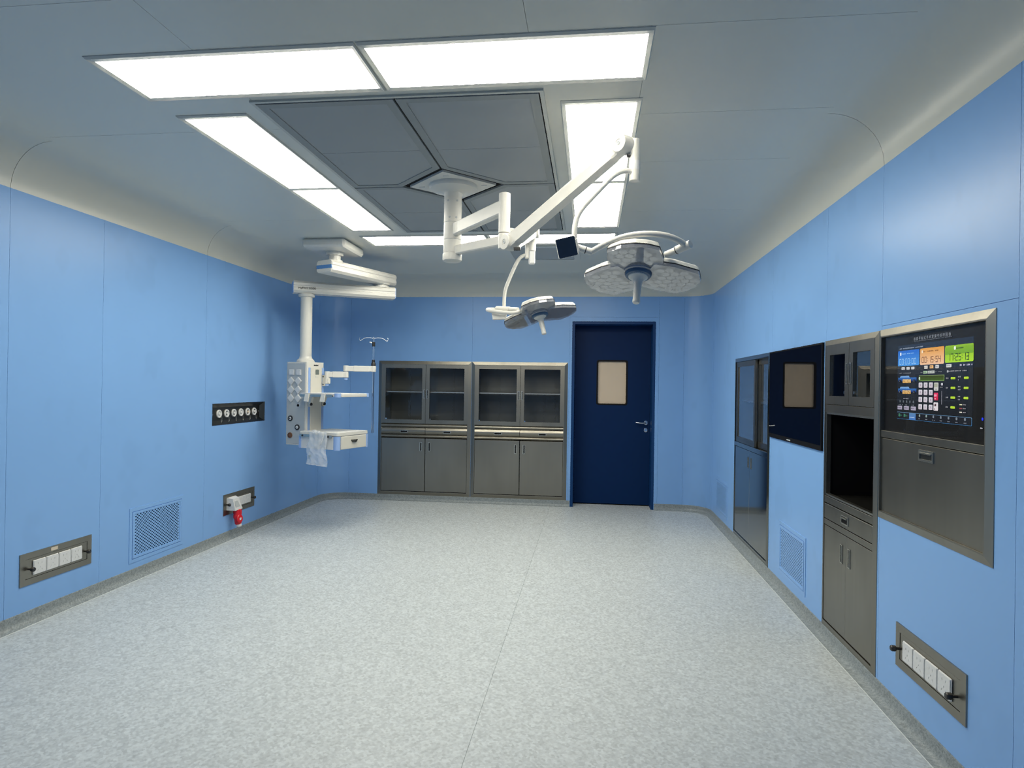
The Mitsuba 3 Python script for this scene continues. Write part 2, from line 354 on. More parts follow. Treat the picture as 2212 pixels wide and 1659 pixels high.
panel_light(-0.907, 0.199, 2.433, 2.771, 'long glowing ceiling light in the front row nearest the camera, right of its seam', G)
panel_light(-2.063, -1.731, 3.017, 4.154, 'near glowing ceiling light along the left side of the grey air diffuser', G)
panel_light(-2.063, -1.731, 4.204, 5.340, 'far glowing ceiling light along the left side of the grey air diffuser', G)
panel_light(-0.136, 0.198, 3.017, 4.154, 'near glowing ceiling light on the right of the air diffuser, behind the lamp arm elbow', G)
panel_light(-0.136, 0.198, 4.204, 5.340, 'far glowing ceiling light on the right of the air diffuser, behind the curved lamp tube', G)
panel_light(-2.067, -0.958, 5.587, 5.929, 'thin-looking ceiling light of the far row, left of the lamp column', G)
panel_light(-0.908, 0.194, 5.587, 5.929, 'thin-looking ceiling light of the far row, right of the lamp column', G)

# ------------------------------------------------------------------ laminar air diffuser
k = thing('air_diffuser', 'large grey square air diffuser in the middle of the ceiling inside the ring of lights', 'air diffuser')
dx0, dx1, dy0, dy1, mx, my, hd = -1.602, -0.245, 2.860, 5.405, -0.922, 4.145, 0.345
zt = ZL - .0002
dia = Polygon([(mx - hd, my), (mx, my - hd), (mx + hd, my), (mx, my + hd)])
for (a, b, c, d) in ((dx0, mx, dy0, my), (mx, dx1, dy0, my), (dx0, mx, my, dy1), (mx, dx1, my, dy1)):
    g = 0.006
    o = sbox(a + g, c + g, b - g, d - g).difference(dia.buffer(0.002))
    i = o.buffer(-0.042, join_style=2)
    fr_ = part(k, 'panel', prism(o.difference(i), ZL - .014, zt), 'm_gauze_frame')
    ys = c + (d - c) * 0.51
    b0 = i.intersection(sbox(a, c, b, ys - .0012)); b1 = i.intersection(sbox(a, ys + .0012, b, d))
    for q in (b0, b1):
        scene[uniq(fr_ + '__board')] = mikit.ply(prism(q, ZL - .0095, zt), 'm_gauze')
o = sbox(dx0 - .018, dy0 - .018, dx1 + .018, dy1 + .018).difference(sbox(dx0, dy0, dx1, dy1))
part(k, 'frame', prism(o, ZL - .010, zt), 'm_light_frame')
part(k, 'backing', prism(sbox(dx0, dy0, dx1, dy1), ZL - .002, zt + .0001), 'm_black')

# ------------------------------------------------------------------ ceiling exhaust panel near the far wall
k = thing('exhaust_vent', 'small dark rectangular ceiling vent near the far wall, behind the lamp arms', 'vent')
part(k, 'frame', prism(sbox(-.86, 6.02, -.12, 6.72).difference(sbox(-.80, 6.08, -.18, 6.66)), ZL - .012, zt), 'm_ceiling')
part(k, 'backing', prism(sbox(-.80, 6.08, -.18, 6.66), ZL - .003, zt), 'm_gauze')
for i in range(14):
    y = 6.095 + i * .0405
    part(k, 'slat', hull([(x, y + dy, ZL - z) for x in (-.80, -.18) for dy, z in ((0, .003), (.004, .003), (.028, .010), (.031, .009))]), 'm_grey')

# ------------------------------------------------------------------ wall grilles
def grille(frame, h0, h1, b0, b1, label, rows):
    """Return-air grille: raised surround, frame and a perforated plate over a dark duct."""
    k = thing('return_grille', label, 'air grille', 'perforated return air grilles')
    part(k, 'surround', frame(ring(h0 - .030, h1 + .030, b0 - .030, b1 + .030, .026, 0.0, .004)), 'm_wall')
    part(k, 'frame', frame(ring(h0, h1, b0, b1, .016, 0.0, .006)), 'm_wall')
    nx = 16; px = (h1 - h0 - .04) / nx; pz = (b1 - b0 - .04) / rows; holes = []
    for r in range(rows):
        for c in range(nx - (r % 2)):
            x = h0 + .02 + px * (c + .5 + .5 * (r % 2)); z = b0 + .02 + pz * (r + .5)
            a, e = px * .33, pz * .36
            holes.append([(x - a, z), (x - a * .5, z + e), (x + a * .5, z + e), (x + a, z), (x + a * .5, z - e), (x - a * .5, z - e)])
    plate = Polygon(sbox(h0 + .014, b0 + .014, h1 - .014, b1 - .014).exterior.coords, holes)
    part(k, 'perforated_plate', frame(prism(plate, 0.0005, .0025)), 'm_wall')
    part(k, 'duct', frame(join(bx(h0 + .012, h1 - .012, b0 + .012, b1 - .012, -.09, -.085))), 'm_duct')
    for (a, b, c, d) in ((h0 + .008, h0 + .012, b0 + .012, b1 - .012), (h1 - .012, h1 - .008, b0 + .012, b1 - .012), (h0 + .008, h1 - .008, b0 + .008, b0 + .012), (h0 + .008, h1 - .008, b1 - .012, b1 - .008)):
        part(k, 'duct_side', frame(bx(a, b, c, d, -.09, -.0005)), 'm_duct')
grille(WL, 4.244, 4.796, .160, .496, 'blue perforated return grille low on the left wall, between the two socket panels', 26)
grille(WR, 4.280, 4.804, .168, .480, 'blue perforated return grille low on the right wall, below the black television', 26)
grille(WR, 6.616, 7.134, .168, .472, 'far blue perforated return grille low on the right wall, beside the rounded corner', 26)

# ------------------------------------------------------------------ framed steel parts
def frame_bars(k, frame, h0, h1, b0, b1, w, c_in=.014, c_out=.003, mat='m_steel', wb=None):
    """Four mitred bevelled bars of a wall frame."""
    O = [(h0, b0), (h1, b0), (h1, b1), (h0, b1)]; I = [(h0 + w, b0 + w), (h1 - w, b0 + w), (h1 - w, b1 - w), (h0 + w, b1 - w)]
    for i in range(4):
        j = (i + 1) % 4
        pts = [(*O[i], -.004), (*O[j], -.004), (*I[i], -.004), (*I[j], -.004), (*O[i], c_out), (*O[j], c_out)]
        for a, b in ((O[i], I[i]), (O[j], I[j])):
            pts += [(a[0] + (b[0] - a[0]) * .85, a[1] + (b[1] - a[1]) * .85, c_in), (*b, c_in)]
        part(k, 'frame_bar', frame(hull(pts)), mat)
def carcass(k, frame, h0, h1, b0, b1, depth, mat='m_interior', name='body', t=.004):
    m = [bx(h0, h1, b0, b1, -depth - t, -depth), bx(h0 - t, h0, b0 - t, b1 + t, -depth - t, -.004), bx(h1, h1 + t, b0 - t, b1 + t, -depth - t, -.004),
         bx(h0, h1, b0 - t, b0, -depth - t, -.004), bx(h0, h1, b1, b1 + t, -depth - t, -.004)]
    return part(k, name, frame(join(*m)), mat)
def glass_door(k, frame, h0, h1, b0, b1, wl, wr, wt, wb, c0=.0, c1=.016, mat='m_steel'):
    d = part(k, 'glass_door', frame(prism(sbox(h0, b0, h1, b1).difference(sbox(h0 + wl, b0 + wb, h1 - wr, b1 - wt)), c0, c1)), mat)
    scene[d + '__pane'] = mikit.ply(frame(bx(h0 + wl - .004, h1 - wr + .004, b0 + wb - .004, b1 - wt + .004, c0 + .004, c0 + .0055)), 'm_pane'); labels[d + '__pane'] = {'label': 'clear glass pane'}
    return d
def slot_pull(d, frame, h0, h1, b0, b1, c, w=.006):
    """Recessed finger pull: steel rim around a dark pocket."""
    scene[uniq(d + '__handle')] = mikit.ply(frame(join(ring(h0, h1, b0, b1, w, c, c + .004), bx(h0 + w, h0 + w + .004, b0 + w, b1 - w, c, c + .006))), 'm_steel_edge')
    scene[uniq(d + '__handle_pocket')] = mikit.ply(frame(bx(h0 + w, h1 - w, b0 + w, b1 - w, c - .0002, c + .0006)), 'm_black')

def back_cabinet(x0, x1, label, keyhole):
    k = thing('steel_cabinet', label, 'cabinet', 'recessed steel cabinets on the far wall')
    F = WB; mid = (x0 + x1) / 2 + .015
    frame_bars(k, F, x0, x1, .084, 1.735, .044)
    a, b = x0 + .044, x1 - .044
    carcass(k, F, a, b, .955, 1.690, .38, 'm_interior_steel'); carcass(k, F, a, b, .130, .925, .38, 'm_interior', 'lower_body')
    for h0, h1 in ((a, mid - .002), (mid + .002, b)):
        d = glass_door(k, F, h0, h1, .966, 1.690, .046, .044, .042, .048, 0.0, .012)
        s = 1 if h0 == a else 0
        hx = h1 - .030 if s else h0 + .006
        slot_pull(d, F, hx, hx + .024, 1.276, 1.386, .012)
        scene[d + '__lock'] = mikit.ply(F(cyl((h0 + .056, 1.022, .005), (h0 + .056, 1.022, .011), .008, 14)), 'm_chrome')
    sh = part(k, 'shelf', F(bx(a + .003, b - .003, 1.346, 1.362, -.33, -.03, .002)), 'm_steel_edge')
    for hx in (a + .24, mid - .06, mid + .26, b - .13):
        part(k, 'shelf_rail', F(prism(Polygon(sbox(hx - .013, .965, hx + .013, 1.685).exterior.coords, [sbox(hx - .005, z, hx + .005, z + .012).exterior.coords for z in np.arange(1.0, 1.66, .04)]), -.379, -.372)), 'm_interior_steel')
    part(k, 'ledge', F(bow(a, b, .918, .962, .004, .020)), 'm_steel', smooth=30)
    for h0, h1 in ((a, mid - .0015), (mid + .0015, b)):
        d = part(k, 'drawer', F(bow(h0 + .001, h1 - .001, .834, .914, .002, .016)), 'm_steel', smooth=30)
        m_ = h0 + (h1 - h0) * .52
        part(d, 'handle', F(join(ring(m_ - .047, m_ + .047, .852, .884, .006, .010, .0185), bx(m_ - .041, m_ + .041, .876, .880, .010, .026))), 'm_steel_edge')
        part(d, 'handle_pocket', F(bx(m_ - .041, m_ + .041, .858, .878, .0100, .0170)), 'm_black')
    part(k, 'lower_ledge', F(bow(a, b, .792, .830, .004, .020)), 'm_steel', smooth=30)
    for s, h0, h1 in ((0, a, mid - .0015), (1, mid + .0015, b)):
        d = part(k, 'lower_door', F(bx(h0 + .001, h1 - .001, .132, .786, -.010, .010, .003)), 'm_steel')
        hx = h1 - .066 if s == 0 else h0 + .036
        slot_pull(d, F, hx, hx + .030, .628, .738, .010)
back_cabinet(-2.604, -1.437, 'steel cabinet with glass upper doors on the far wall, beside the pendant and infusion pole', 0)
back_cabinet(-1.433, -0.268, 'steel cabinet with glass upper doors on the far wall, beside the dark blue door', 1)

# ------------------------------------------------------------------ door
k = thing('door_1', 'dark navy door with a small window and lever handle in the far wall', 'door', kind='structure')
D = .235
part(k, 'jamb', WB(join(bx(-.222, -.190, 0, 2.230, -D - .04, .002), bx(.726, .758, 0, 2.230, -D - .04, .002))), 'm_jamb')
part(k, 'lintel', WB(bx(-.190, .726, 2.198, 2.230, -D - .04, .002)), 'm_jamb')
leaf = sbox(-.188, .024, .724, 2.196).difference(rrect(.092, .436, 1.246, 1.766, .018))
lf = part(k, 'leaf', WB(prism(leaf, -D - .038, -D)), 'm_door')
part(lf, 'window_gasket', WB(prism(rrect(.076, .452, 1.230, 1.782, .026).difference(rrect(.094, .434, 1.248, 1.764, .018)), -D - .04, -D + .003)), 'm_black')
part(lf, 'window_pane', WB(prism(rrect(.090, .438, 1.244, 1.768, .018), -D - .022, -D - .016)), 'm_pane')
part(lf, 'window_blind', WB(prism(rrect(.088, .440, 1.242, 1.770, .018), -D - .036, -D - .030)), 'm_tan', label='tan blind behind the door window')
hx, hz = .679, 1.021
part(lf, 'handle', WB(join(cyl((hx, hz, -D), (hx, hz, -D + .010), .026, 24, .003), cyl((hx, hz, -D + .008), (hx, hz, -D + .055), .010, 16), tube(smooth_path([(hx, hz, -D + .050), (hx - .04, hz, -D + .056), (hx - .125, hz + .006, -D + .050)], 14), .009, 12))), 'm_chrome', smooth=35)
part(lf, 'lock', WB(join(cyl((hx, .932, -D), (hx, .932, -D + .009), .025, 24, .003), bx(hx - .004, hx + .004, .920, .944, -D + .008, -D + .0115))), 'm_chrome', smooth=35)
part(k, 'floor_strip', WB(bx(-.190, .726, FZ, FZ + .006, -D - .03, -D + .01)), 'm_steel_dark')

# ------------------------------------------------------------------ right wall: tall cabinet with sliding glass
k = thing('tall_steel_cabinet', 'tall recessed steel cabinet with sliding glass doors, far end of the right wall', 'cabinet')
F = WR
frame_bars(k, F, 5.105, 6.292, .088, 1.736, .034, .010, .003, 'm_steel_polished')
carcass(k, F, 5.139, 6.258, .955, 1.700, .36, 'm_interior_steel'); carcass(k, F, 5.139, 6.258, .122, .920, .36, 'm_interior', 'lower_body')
for h0, h1, c0 in ((5.560, 6.250, -.016), (5.141, 5.600, -.042)):
    d = part(k, 'sliding_door', F(prism(sbox(h0, .962, h1, 1.700).difference(sbox(h0 + .045, 1.010, h1 - .060, 1.655)), c0, c0 + .018)), 'm_steel')
    part(d, 'pane', F(bx(h0 + .043, h1 - .058, 1.008, 1.657, c0 + .008, c0 + .0095)), 'm_pane', label='sliding glass pane')
part(k, 'middle_rail', F(bx(5.139, 6.258, .922, .960, -.01, .008, .002)), 'm_steel_polished')
part(k, 'shelf', F(bx(5.142, 6.255, 1.330, 1.346, -.34, -.06, .002)), 'm_steel_edge')
for s, h0, h1 in ((0, 5.141, 5.702), (1, 5.705, 6.256)):
    d = part(k, 'lower_door', F(bx(h0, h1, .124, .918, -.012, .004, .002)), 'm_steel_polished')
    hx = h1 - .062 if s == 0 else h0 + .032
    slot_pull(d, F, hx, hx + .030, .770, .862, .004)

# ------------------------------------------------------------------ right wall: television
k = thing('television', 'black flat screen set flush in the right wall between two steel cabinets', 'television')
part(k, 'housing', F(bx(3.990, 5.080, 1.110, 1.716, -.05, .010, .003)), 'm_black')
part(k, 'screen', F(prism(rrect(3.987, 5.083, 1.123, 1.723, .003), .0100, .0116)), 'm_screen_glass', label='glossy black screen')
part(k, 'bezel', F(prism(sbox(3.976, 1.092, 5.094, 1.734).difference(sbox(3.986, 1.122, 5.084, 1.724)), .0, .0125)), 'm_black')
part(k, 'logo', F(bx(4.555, 4.640, 1.101, 1.109, .0135, .0140)), 'm_grey')

# ------------------------------------------------------------------ right wall: narrow cabinet with an open niche
k = thing('niche_cabinet', 'tall narrow steel cabinet with a black open niche, between the television and the console', 'cabinet')
frame_bars(k, F, 3.244, 3.956, .087, 1.739, .034, .010, .003)
a, b = 3.280, 3.920
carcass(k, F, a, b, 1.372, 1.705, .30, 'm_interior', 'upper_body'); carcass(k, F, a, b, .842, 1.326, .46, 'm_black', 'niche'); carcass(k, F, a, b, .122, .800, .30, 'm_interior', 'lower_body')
for s, h0, h1 in ((0, a, 3.5855), (1, 3.5885, b)):
    d = glass_door(k, F, h0, h1, 1.372, 1.706, (.046 if s == 0 else .054), (.050 if s == 0 else .060), .054, .048, -.006, .010)
    hx = h1 - .034 if s == 0 else h0 + .006
    slot_pull(d, F, hx, hx + .028, 1.486, 1.600, .010, .006)
    lx = h0 + .062 if s == 0 else h0 + .062
    part(d, 'lock', F(cyl(((h1 - .060) if s == 0 else (h0 + .066), 1.440, 0.0), ((h1 - .060) if s == 0 else (h0 + .066), 1.440, .008), .008, 14)), 'm_chrome')
part(k, 'upper_rail', F(bx(a - .002, b + .002, 1.324, 1.370, -.02, .008, .002)), 'm_steel')
part(k, 'niche_lip', F(ring(a, b, .845, 1.324, .010, -.02, .004)), 'm_steel_edge')
part(k, 'niche_floor', F(bx(a + .002, b - .002, .838, .844, -.45, -.01)), 'm_steel_dark')
part(k, 'niche_back_edge', F(bx(a + .002, b - .002, .844, .850, -.455, -.448)), 'm_steel_edge')
part(k, 'niche_rail', F(bx(a - .002, b + .002, .803, .842, -.02, .008, .002)), 'm_steel')
d = part(k, 'drawer', F(bx(a + .002, b - .002, .712, .798, -.012, .009, .003)), 'm_steel')
part(d, 'handle', F(join(ring(3.568, 3.660, .732, .780, .007, .009, .013), bx(3.576, 3.652, .764, .770, .009, .020))), 'm_steel_edge'); part(d, 'handle_pocket', F(bx(3.575, 3.653, .739, .764, .0088, .0096)), 'm_black')
part(k, 'drawer_rail', F(bx(a - .002, b + .002, .676, .708, -.02, .008, .002)), 'm_steel')
for s, h0, h1 in ((0, a + .002, 3.6015), (1, 3.6045, b - .002)):
    d = part(k, 'lower_door', F(bx(h0, h1, .126, .672, -.012, .007, .002)), 'm_steel')
    hx = 3.542 if s == 0 else 3.644
    slot_pull(d, F, hx, hx + .030, .515, .617, .007, .005)

# ------------------------------------------------------------------ right wall: control console
k = thing('control_console', 'steel wall console with a lit touch panel of clocks and keys above a flat door', 'control console')
frame_bars(k, F, 2.361, 3.238, .854, 1.741, .038, .014, .003)
carcass(k, F, 2.399, 3.200, .890, 1.703, .12, 'm_interior')
part(k, 'middle_rail', F(bx(2.399, 3.200, 1.236, 1.268, -.02, .010, .002)), 'm_steel')
d = part(k, 'lower_door', F(bx(2.401, 3.198, .890, 1.233, -.02, .006, .003)), 'm_steel')
part(d, 'handle', F(join(ring(2.738, 2.852, 1.164, 1.210, .009, .006, .011), bx(2.749, 2.841, 1.195, 1.201, .006, .016))), 'm_steel_edge'); part(d, 'handle_pocket', F(bx(2.748, 2.842, 1.174, 1.197, .0058, .0068)), 'm_steel_dark')
sc = part(k, 'touch_panel', F(bx(2.400, 3.199, 1.269, 1.703, -.03, -.004)), 'm_black', label='black glass touch panel with a lit display')
part(sc, 'glass', F(bx(2.400, 3.199, 1.269, 1.703, .0030, .0040)), 'm_panel_glass')
# display graphics: flat lit shapes (y0, y1, z0, z1, colour) drawn back to front on the panel face
Q = []
def quad(y0, y1, z0, z1, col, col2=None, lay=0):
    """Right wall: larger y is further left in view. col at the bottom, col2 at the top."""
    Q.append((min(y0, y1), max(y0, y1), z0, z1, srgb(*col), srgb(*(col2 or col)), lay))
def poly_quad(pts, col, lay): Q.append((np.array(pts), srgb(*col), lay))
SEG = {'0': 'abcdef', '1': 'bc', '2': 'abged', '3': 'abgcd', '4': 'fgbc', '5': 'afgcd', '6': 'afgedc', '7': 'abc', '8': 'abcdefg', '9': 'abcdfg', 'C': 'afed'}
def digits(text, yl, yr, z0, z1, col, lay=3, slant=.0):
    """Seven-segment characters between yl (left in view, larger) and yr."""
    adv = {':': .45, '.': .35, '%': 1.0, '-': .8, ' ': .4}; tot = sum(adv.get(c, 1) for c in text); w = (yl - yr) / tot; x = 0; h = z1 - z0; t = h * .11
    for c in text:
        a = adv.get(c, 1); l, r = yl - (x + .12) * w, yl - (x + a - .14) * w
        if c == ':':
            m = (l + r) / 2
            for f in (.3, .68): quad(m - t * .6, m + t * .6, z0 + h * f - t * .5, z0 + h * f + t * .5, col, lay=lay)
        elif c == '.': quad((l + r) / 2 - t * .6, (l + r) / 2 + t * .6, z0, z0 + t * 1.2, col, lay=lay)
        elif c == '-': quad(l, r, z0 + h * .45, z0 + h * .55, col, lay=lay)
        elif c == '%':
            quad(l, l - (l - r) * .35, z1 - h * .35, z1, col, lay=lay); quad(r + (l - r) * .35, r, z0, z0 + h * .35, col, lay=lay); poly_quad([(r + t, z1), (r, z1), (l - t, z0), (l, z0)], col, lay)
        else:
            zm = (z0 + z1) / 2
            for s in SEG[c]:
                if s == 'a': quad(l, r, z1 - t, z1, col, lay=lay)
                if s == 'd': quad(l, r, z0, z0 + t, col, lay=lay)
                if s == 'g': quad(l, r, zm - t / 2, zm + t / 2, col, lay=lay)
                if s == 'f': quad(l, l - t, zm, z1, col, lay=lay)
                if s == 'e': quad(l, l - t, z0, zm, col, lay=lay)
                if s == 'b': quad(r + t, r, zm, z1, col, lay=lay)
                if s == 'c': quad(r + t, r, z0, zm, col, lay=lay)
        x += a
def rquad(y0, y1, z0, z1, col, col2=None, lay=1, r=.004):
    """Rounded plate: a cross of two quads plus corner cuts."""
    y0, y1 = min(y0, y1), max(y0, y1); f = lambda z: tuple(np.array(col) + (np.array(col2 or col) - np.array(col)) * (z - z0) / (z1 - z0))
    quad(y0, y1, z0 + r, z1 - r, f(z0 + r), f(z1 - r), lay)
    for s, za, zb in ((0, z0, z0 + r), (1, z1 - r, z1)):
        n = 4
        for i in range(n):
            u0, u1 = i / n, (i + 1) / n; zm = za + (zb - za) * (u0 + u1) / 2; t = (zm - za) / r if s == 0 else (zb - zm) / r
            ins = r * (1 - math.sqrt(max(0, 1 - (1 - t) ** 2)))
            quad(y0 + ins, y1 - ins, za + (zb - za) * u0, za + (zb - za) * u1, f(zm), None, lay)
rs = np.random.RandomState(7)
def words(yl, yr, z0, z1, col, lay=3, n=10):
    """A line of lettering too small to read: short strokes."""
    w = (yl - yr) / n
    for i in range(n):
        if rs.rand() < .10: continue
        l = yl - i * w; quad(l, l - w * (.55 + .3 * rs.rand()), z0 + (z1 - z0) * .15 * rs.rand(), z1 - (z1 - z0) * .2 * rs.rand(), col, lay=lay)
quad(3.072, 2.498, 1.330, 1.655, (3, 6, 10), (22, 38, 58), 0)
quad(3.072, 2.498, 1.545, 1.655, (10, 22, 36), (24, 42, 62), 0)
words(3.0576, 2.8437, 1.6374, 1.6430, (150, 160, 175), n=26)
rquad(3.0673, 2.8809, 1.5637, 1.6314, (70, 150, 225), (22, 100, 200), 1, .006)
rquad(2.8738, 2.6896, 1.5628, 1.6318, (240, 195, 155), (225, 155, 60), 1, .006)
rquad(2.6826, 2.4956, 1.5649, 1.6310, (170, 220, 35), (140, 185, 35), 1, .006)
quad(2.6826, 2.4956, 1.5960, 1.6250, (112, 165, 25), (128, 178, 32), 2)
digits('00:00:00', 3.052, 2.900, 1.5696, 1.5955, (165, 205, 245)); digits('00:15:54', 2.858, 2.708, 1.5706, 1.5960, (95, 48, 18)); digits('17:25:13', 2.662, 2.518, 1.5710, 1.5988, (22, 52, 12))
words(3.0243, 2.9207, 1.6139, 1.6195, (140, 190, 240), n=12); words(2.8434, 2.7262, 1.6149, 1.6206, (130, 80, 25), n=13); words(2.6053, 2.5555, 1.6148, 1.6205, (50, 80, 15), n=6)
for y0, y1, z0, z1, c in ((3.045, 3.032, 1.610, 1.624, (225, 235, 245)), (2.858, 2.846, 1.612, 1.624, (245, 225, 195)), (2.6191, 2.606, 1.6126, 1.626, (235, 245, 225))): rquad(y0, y1, z0, z1, c, None, 3, .004)
for y0, y1, z0, z1, c in ((3.0335, 3.004, 1.5471, 1.5588, (205, 208, 212)), (2.9893, 2.9608, 1.5465, 1.558, (205, 208, 212)), (2.947, 2.9193, 1.5469, 1.5582, (205, 208, 212)), (2.8393, 2.8114, 1.5462, 1.5595, (215, 212, 205)),
                       (2.7959, 2.768, 1.5464, 1.5595, (235, 180, 110)), (2.7534, 2.7264, 1.5464, 1.5593, (210, 210, 210)), (2.6741, 2.6374, 1.5473, 1.5598, (205, 208, 205))):
    rquad(y0, y1, z0, z1, c, None, 1, .003); words(y0 - .006, y1 + .006, z0 + .0045, z1 - .0045, (110, 110, 110), n=3)
words(2.5787, 2.4974, 1.5495, 1.5573, (190, 185, 205), n=11)
words(3.0489, 2.9436, 1.5297, 1.5338, (120, 125, 130), n=11); words(2.8648, 2.8458, 1.5293, 1.5332, (120, 125, 130), n=2); words(2.7481, 2.7007, 1.53, 1.5337, (130, 135, 140), n=5); words(2.6572, 2.5331, 1.5301, 1.5341, (165, 165, 170), n=14)
quad(2.6664, 2.6561, 1.5275, 1.5355, (190, 195, 200), lay=2)
for y0, y1, c in ((2.8468, 2.8141, (165, 195, 160)), (2.8118, 2.78, (185, 190, 185)), (2.7825, 2.7579, (185, 190, 185))): rquad(y0, y1, 1.5265, 1.5375, c, None, 1, .002); words(y0 - .005, y1 + .005, 1.530, 1.534, (90, 105, 90), n=3)
quad(2.8813, 2.6856, 1.4958, 1.5196, (115, 150, 80), (125, 150, 95), 1); quad(2.8783, 2.6886, 1.4985, 1.5170, (62, 92, 28), (50, 62, 18), 2); rquad(2.8786, 2.867, 1.5008, 1.5132, (205, 225, 195), None, 3, .004)
for r in range(4):
    for c in range(3):
        y0 = 2.8825 + (2.8005 - 2.8825) * c / 2; z0 = 1.4681 + (1.3773 - 1.4681) * r / 3
        rquad(y0, y0 - .0305, z0, z0 + .0219, (200, 190, 200), (208, 206, 214), 1, .004); quad(y0 - .012, y0 - .020, z0 + .007, z0 + .015, (170, 158, 172), lay=2)
rquad(2.7609, 2.7281, 1.4561, 1.4889, (205, 205, 200), None, 1, .004); rquad(2.7585, 2.7325, 1.4700, 1.4850, (165, 170, 150), None, 2, .004); words(2.755, 2.735, 1.459, 1.465, (110, 110, 110), n=2)
rquad(2.7610, 2.7295, 1.4174, 1.4479, (190, 22, 62), (225, 50, 95), 1, .004); words(2.755, 2.735, 1.432, 1.442, (245, 190, 205), n=2); words(2.752, 2.738, 1.421, 1.427, (240, 170, 190), n=1)
rquad(2.7630, 2.7289, 1.3764, 1.4092, (222, 214, 218), None, 1, .004); words(2.757, 2.737, 1.393, 1.404, (60, 30, 40), n=2); words(2.755, 2.737, 1.380, 1.386, (90, 50, 60), n=2)
quad(2.7052, 2.7022, 1.4022, 1.4552, (150, 150, 160), lay=1); rquad(2.7097, 2.6953, 1.477, 1.4874, (195, 198, 205), None, 1, .004); words(2.7141, 2.6929, 1.4684, 1.4721, (140, 140, 145), n=3)
for dz, txt in ((0, '4.1C'), (-.0478, '46.2%')):
    quad(3.0625, 2.9004, 1.4960 + dz, 1.5122 + dz, (10, 38, 110), (45, 110, 185), 1); poly_quad([(3.048, 1.5122 + dz), (2.960, 1.5122 + dz), (2.966, 1.5198 + dz), (3.040, 1.5198 + dz)], (120, 165, 215), 1)
    for yc in (3.045, 2.918): rquad(yc + .010, yc - .010, 1.4905 + dz, 1.5025 + dz, (8, 14, 30), None, 2, .005); rquad(yc + .003, yc - .003, 1.4945 + dz, 1.4995 + dz, (120, 130, 145), None, 3, .002)
    rquad(3.0182, 2.9452, 1.4889 + dz, 1.5048 + dz, (225, 175, 95), (225, 190, 135), 3, .002); digits(txt, 3.012, 2.951, 1.4915 + dz, 1.5020 + dz, (85, 52, 8), 4)
words(3.008, 2.961, 1.4177, 1.4223, (150, 150, 160), n=5)
for i in range(5):
    y = 3.0519 - i * .0293; rquad(y - .004, y - .015, 1.402, 1.412, (95, 102, 110), None, 1, .003); words(y, y - .020, 1.391, 1.3946, (120, 125, 130), n=2)
for y0, y1 in ((3.0665, 3.0229), (3.0072, 2.9628), (2.9466, 2.9026)): rquad(y0, y1, 1.3708, 1.3874, (158, 152, 172), (175, 168, 188), 1, .003); words(y0 - .006, y1 + .006, 1.377, 1.382, (85, 80, 95), n=4)
for r in range(4):
    z = 1.5007 + (1.3888 - 1.5007) * r / 3
    rquad(2.642, 2.610, z, z + .0086, (170, 208, 38), (190, 225, 60), 1, .0035); words(2.671, 2.653, z + .0015, z + .0075, (150, 150, 155), n=3)
    if r < 3:
        rquad(2.555, 2.5243, z, z + .0087, (170, 208, 38), (190, 225, 60), 1, .0035); words(2.5885, 2.571, z + .006, z + .012, (150, 150, 155), n=3); words(2.5885, 2.571, z - .005, z + .001, (150, 150, 155), n=3)
for i, c in enumerate(((215, 215, 175), (150, 70, 75), (225, 222, 205))): quad(2.581, 2.564, 1.4032 - i * .01425, 1.4071 - i * .01425, c, lay=1); words(2.556, 2.535, 1.4036 - i * .01425, 1.4072 - i * .01425, (165, 160, 165), n=4)
rquad(3.0695, 2.5000, 1.3288, 1.3600, (55, 110, 160), (95, 135, 170), 1, .005); rquad(3.0675, 2.5020, 1.3306, 1.3582, (4, 10, 24), (6, 14, 26), 2, .004)
quad(2.9558, 2.8997, 1.3306, 1.3582, (60, 115, 190), (85, 130, 175), 3); words(2.950, 2.906, 1.338, 1.343, (170, 195, 225), 4, n=4)
for y in (3.052, 3.005): quad(y, y - .016, 1.340, 1.353, (60, 120, 95), lay=3); words(y - .018, y - .034, 1.342, 1.350, (45, 100, 80), 3, n=2)
for i in range(7):
    y = 2.876 - i * .0545
    rquad(y - .002, y - .014, 1.346, 1.3565, (140, 160, 155) if i < 2 else (120, 130, 140), None, 3, .003); words(y, y - .018, 1.3355, 1.3395, (140, 145, 155), n=3)
rquad(2.4435, 2.4325, 1.3526, 1.3632, (30, 60, 255), None, 1, .004); words(2.4471, 2.4326, 1.3222, 1.3285, (190, 190, 200), n=3)
GLYPHS = ['101010103e1024fe7e926a922a923e922a922afe2a107e146a144a3e4ffa0602', '1088108817fe30887bfc130413fc13041f047bfc706017fe107010d8338c6606', '00003ffc01801188119819980990099001807ffe018001800180018001800180', '1000101e11f011007d00110019fe39443544316c512853381230127816ce1582',
          '0048004c00447ffe0060006000607fe00c200c200c200c300cb20f927c1a000e', '000803f83f80018001803ffc0180018001807ffe018001800180018001800f00', '018001b00198018801807ffe01c003c007a005b00998398c6186418201800180', '010001807ffe40027ffe062004301cf81fcc018001803ffc018001807ffe0000',
          '088018801ffc30807ffc50801ffc10801ffe110001807ffe07e00db8718e4180', '0180018001807ffe618661866186618661867ffe618601800180018001800180', '1020102013fe32027e521088118c1306180079fc702010201020102037fe6000', '0402240224127f92441244127fd2041204127f9264926482648267820406041c',
          '00007ffe0180010001003ffc2424242427e42424242427e4242424643ffc2004', '1000101e11f011007d00110019fe39443544316c512853381230127816ce1582']
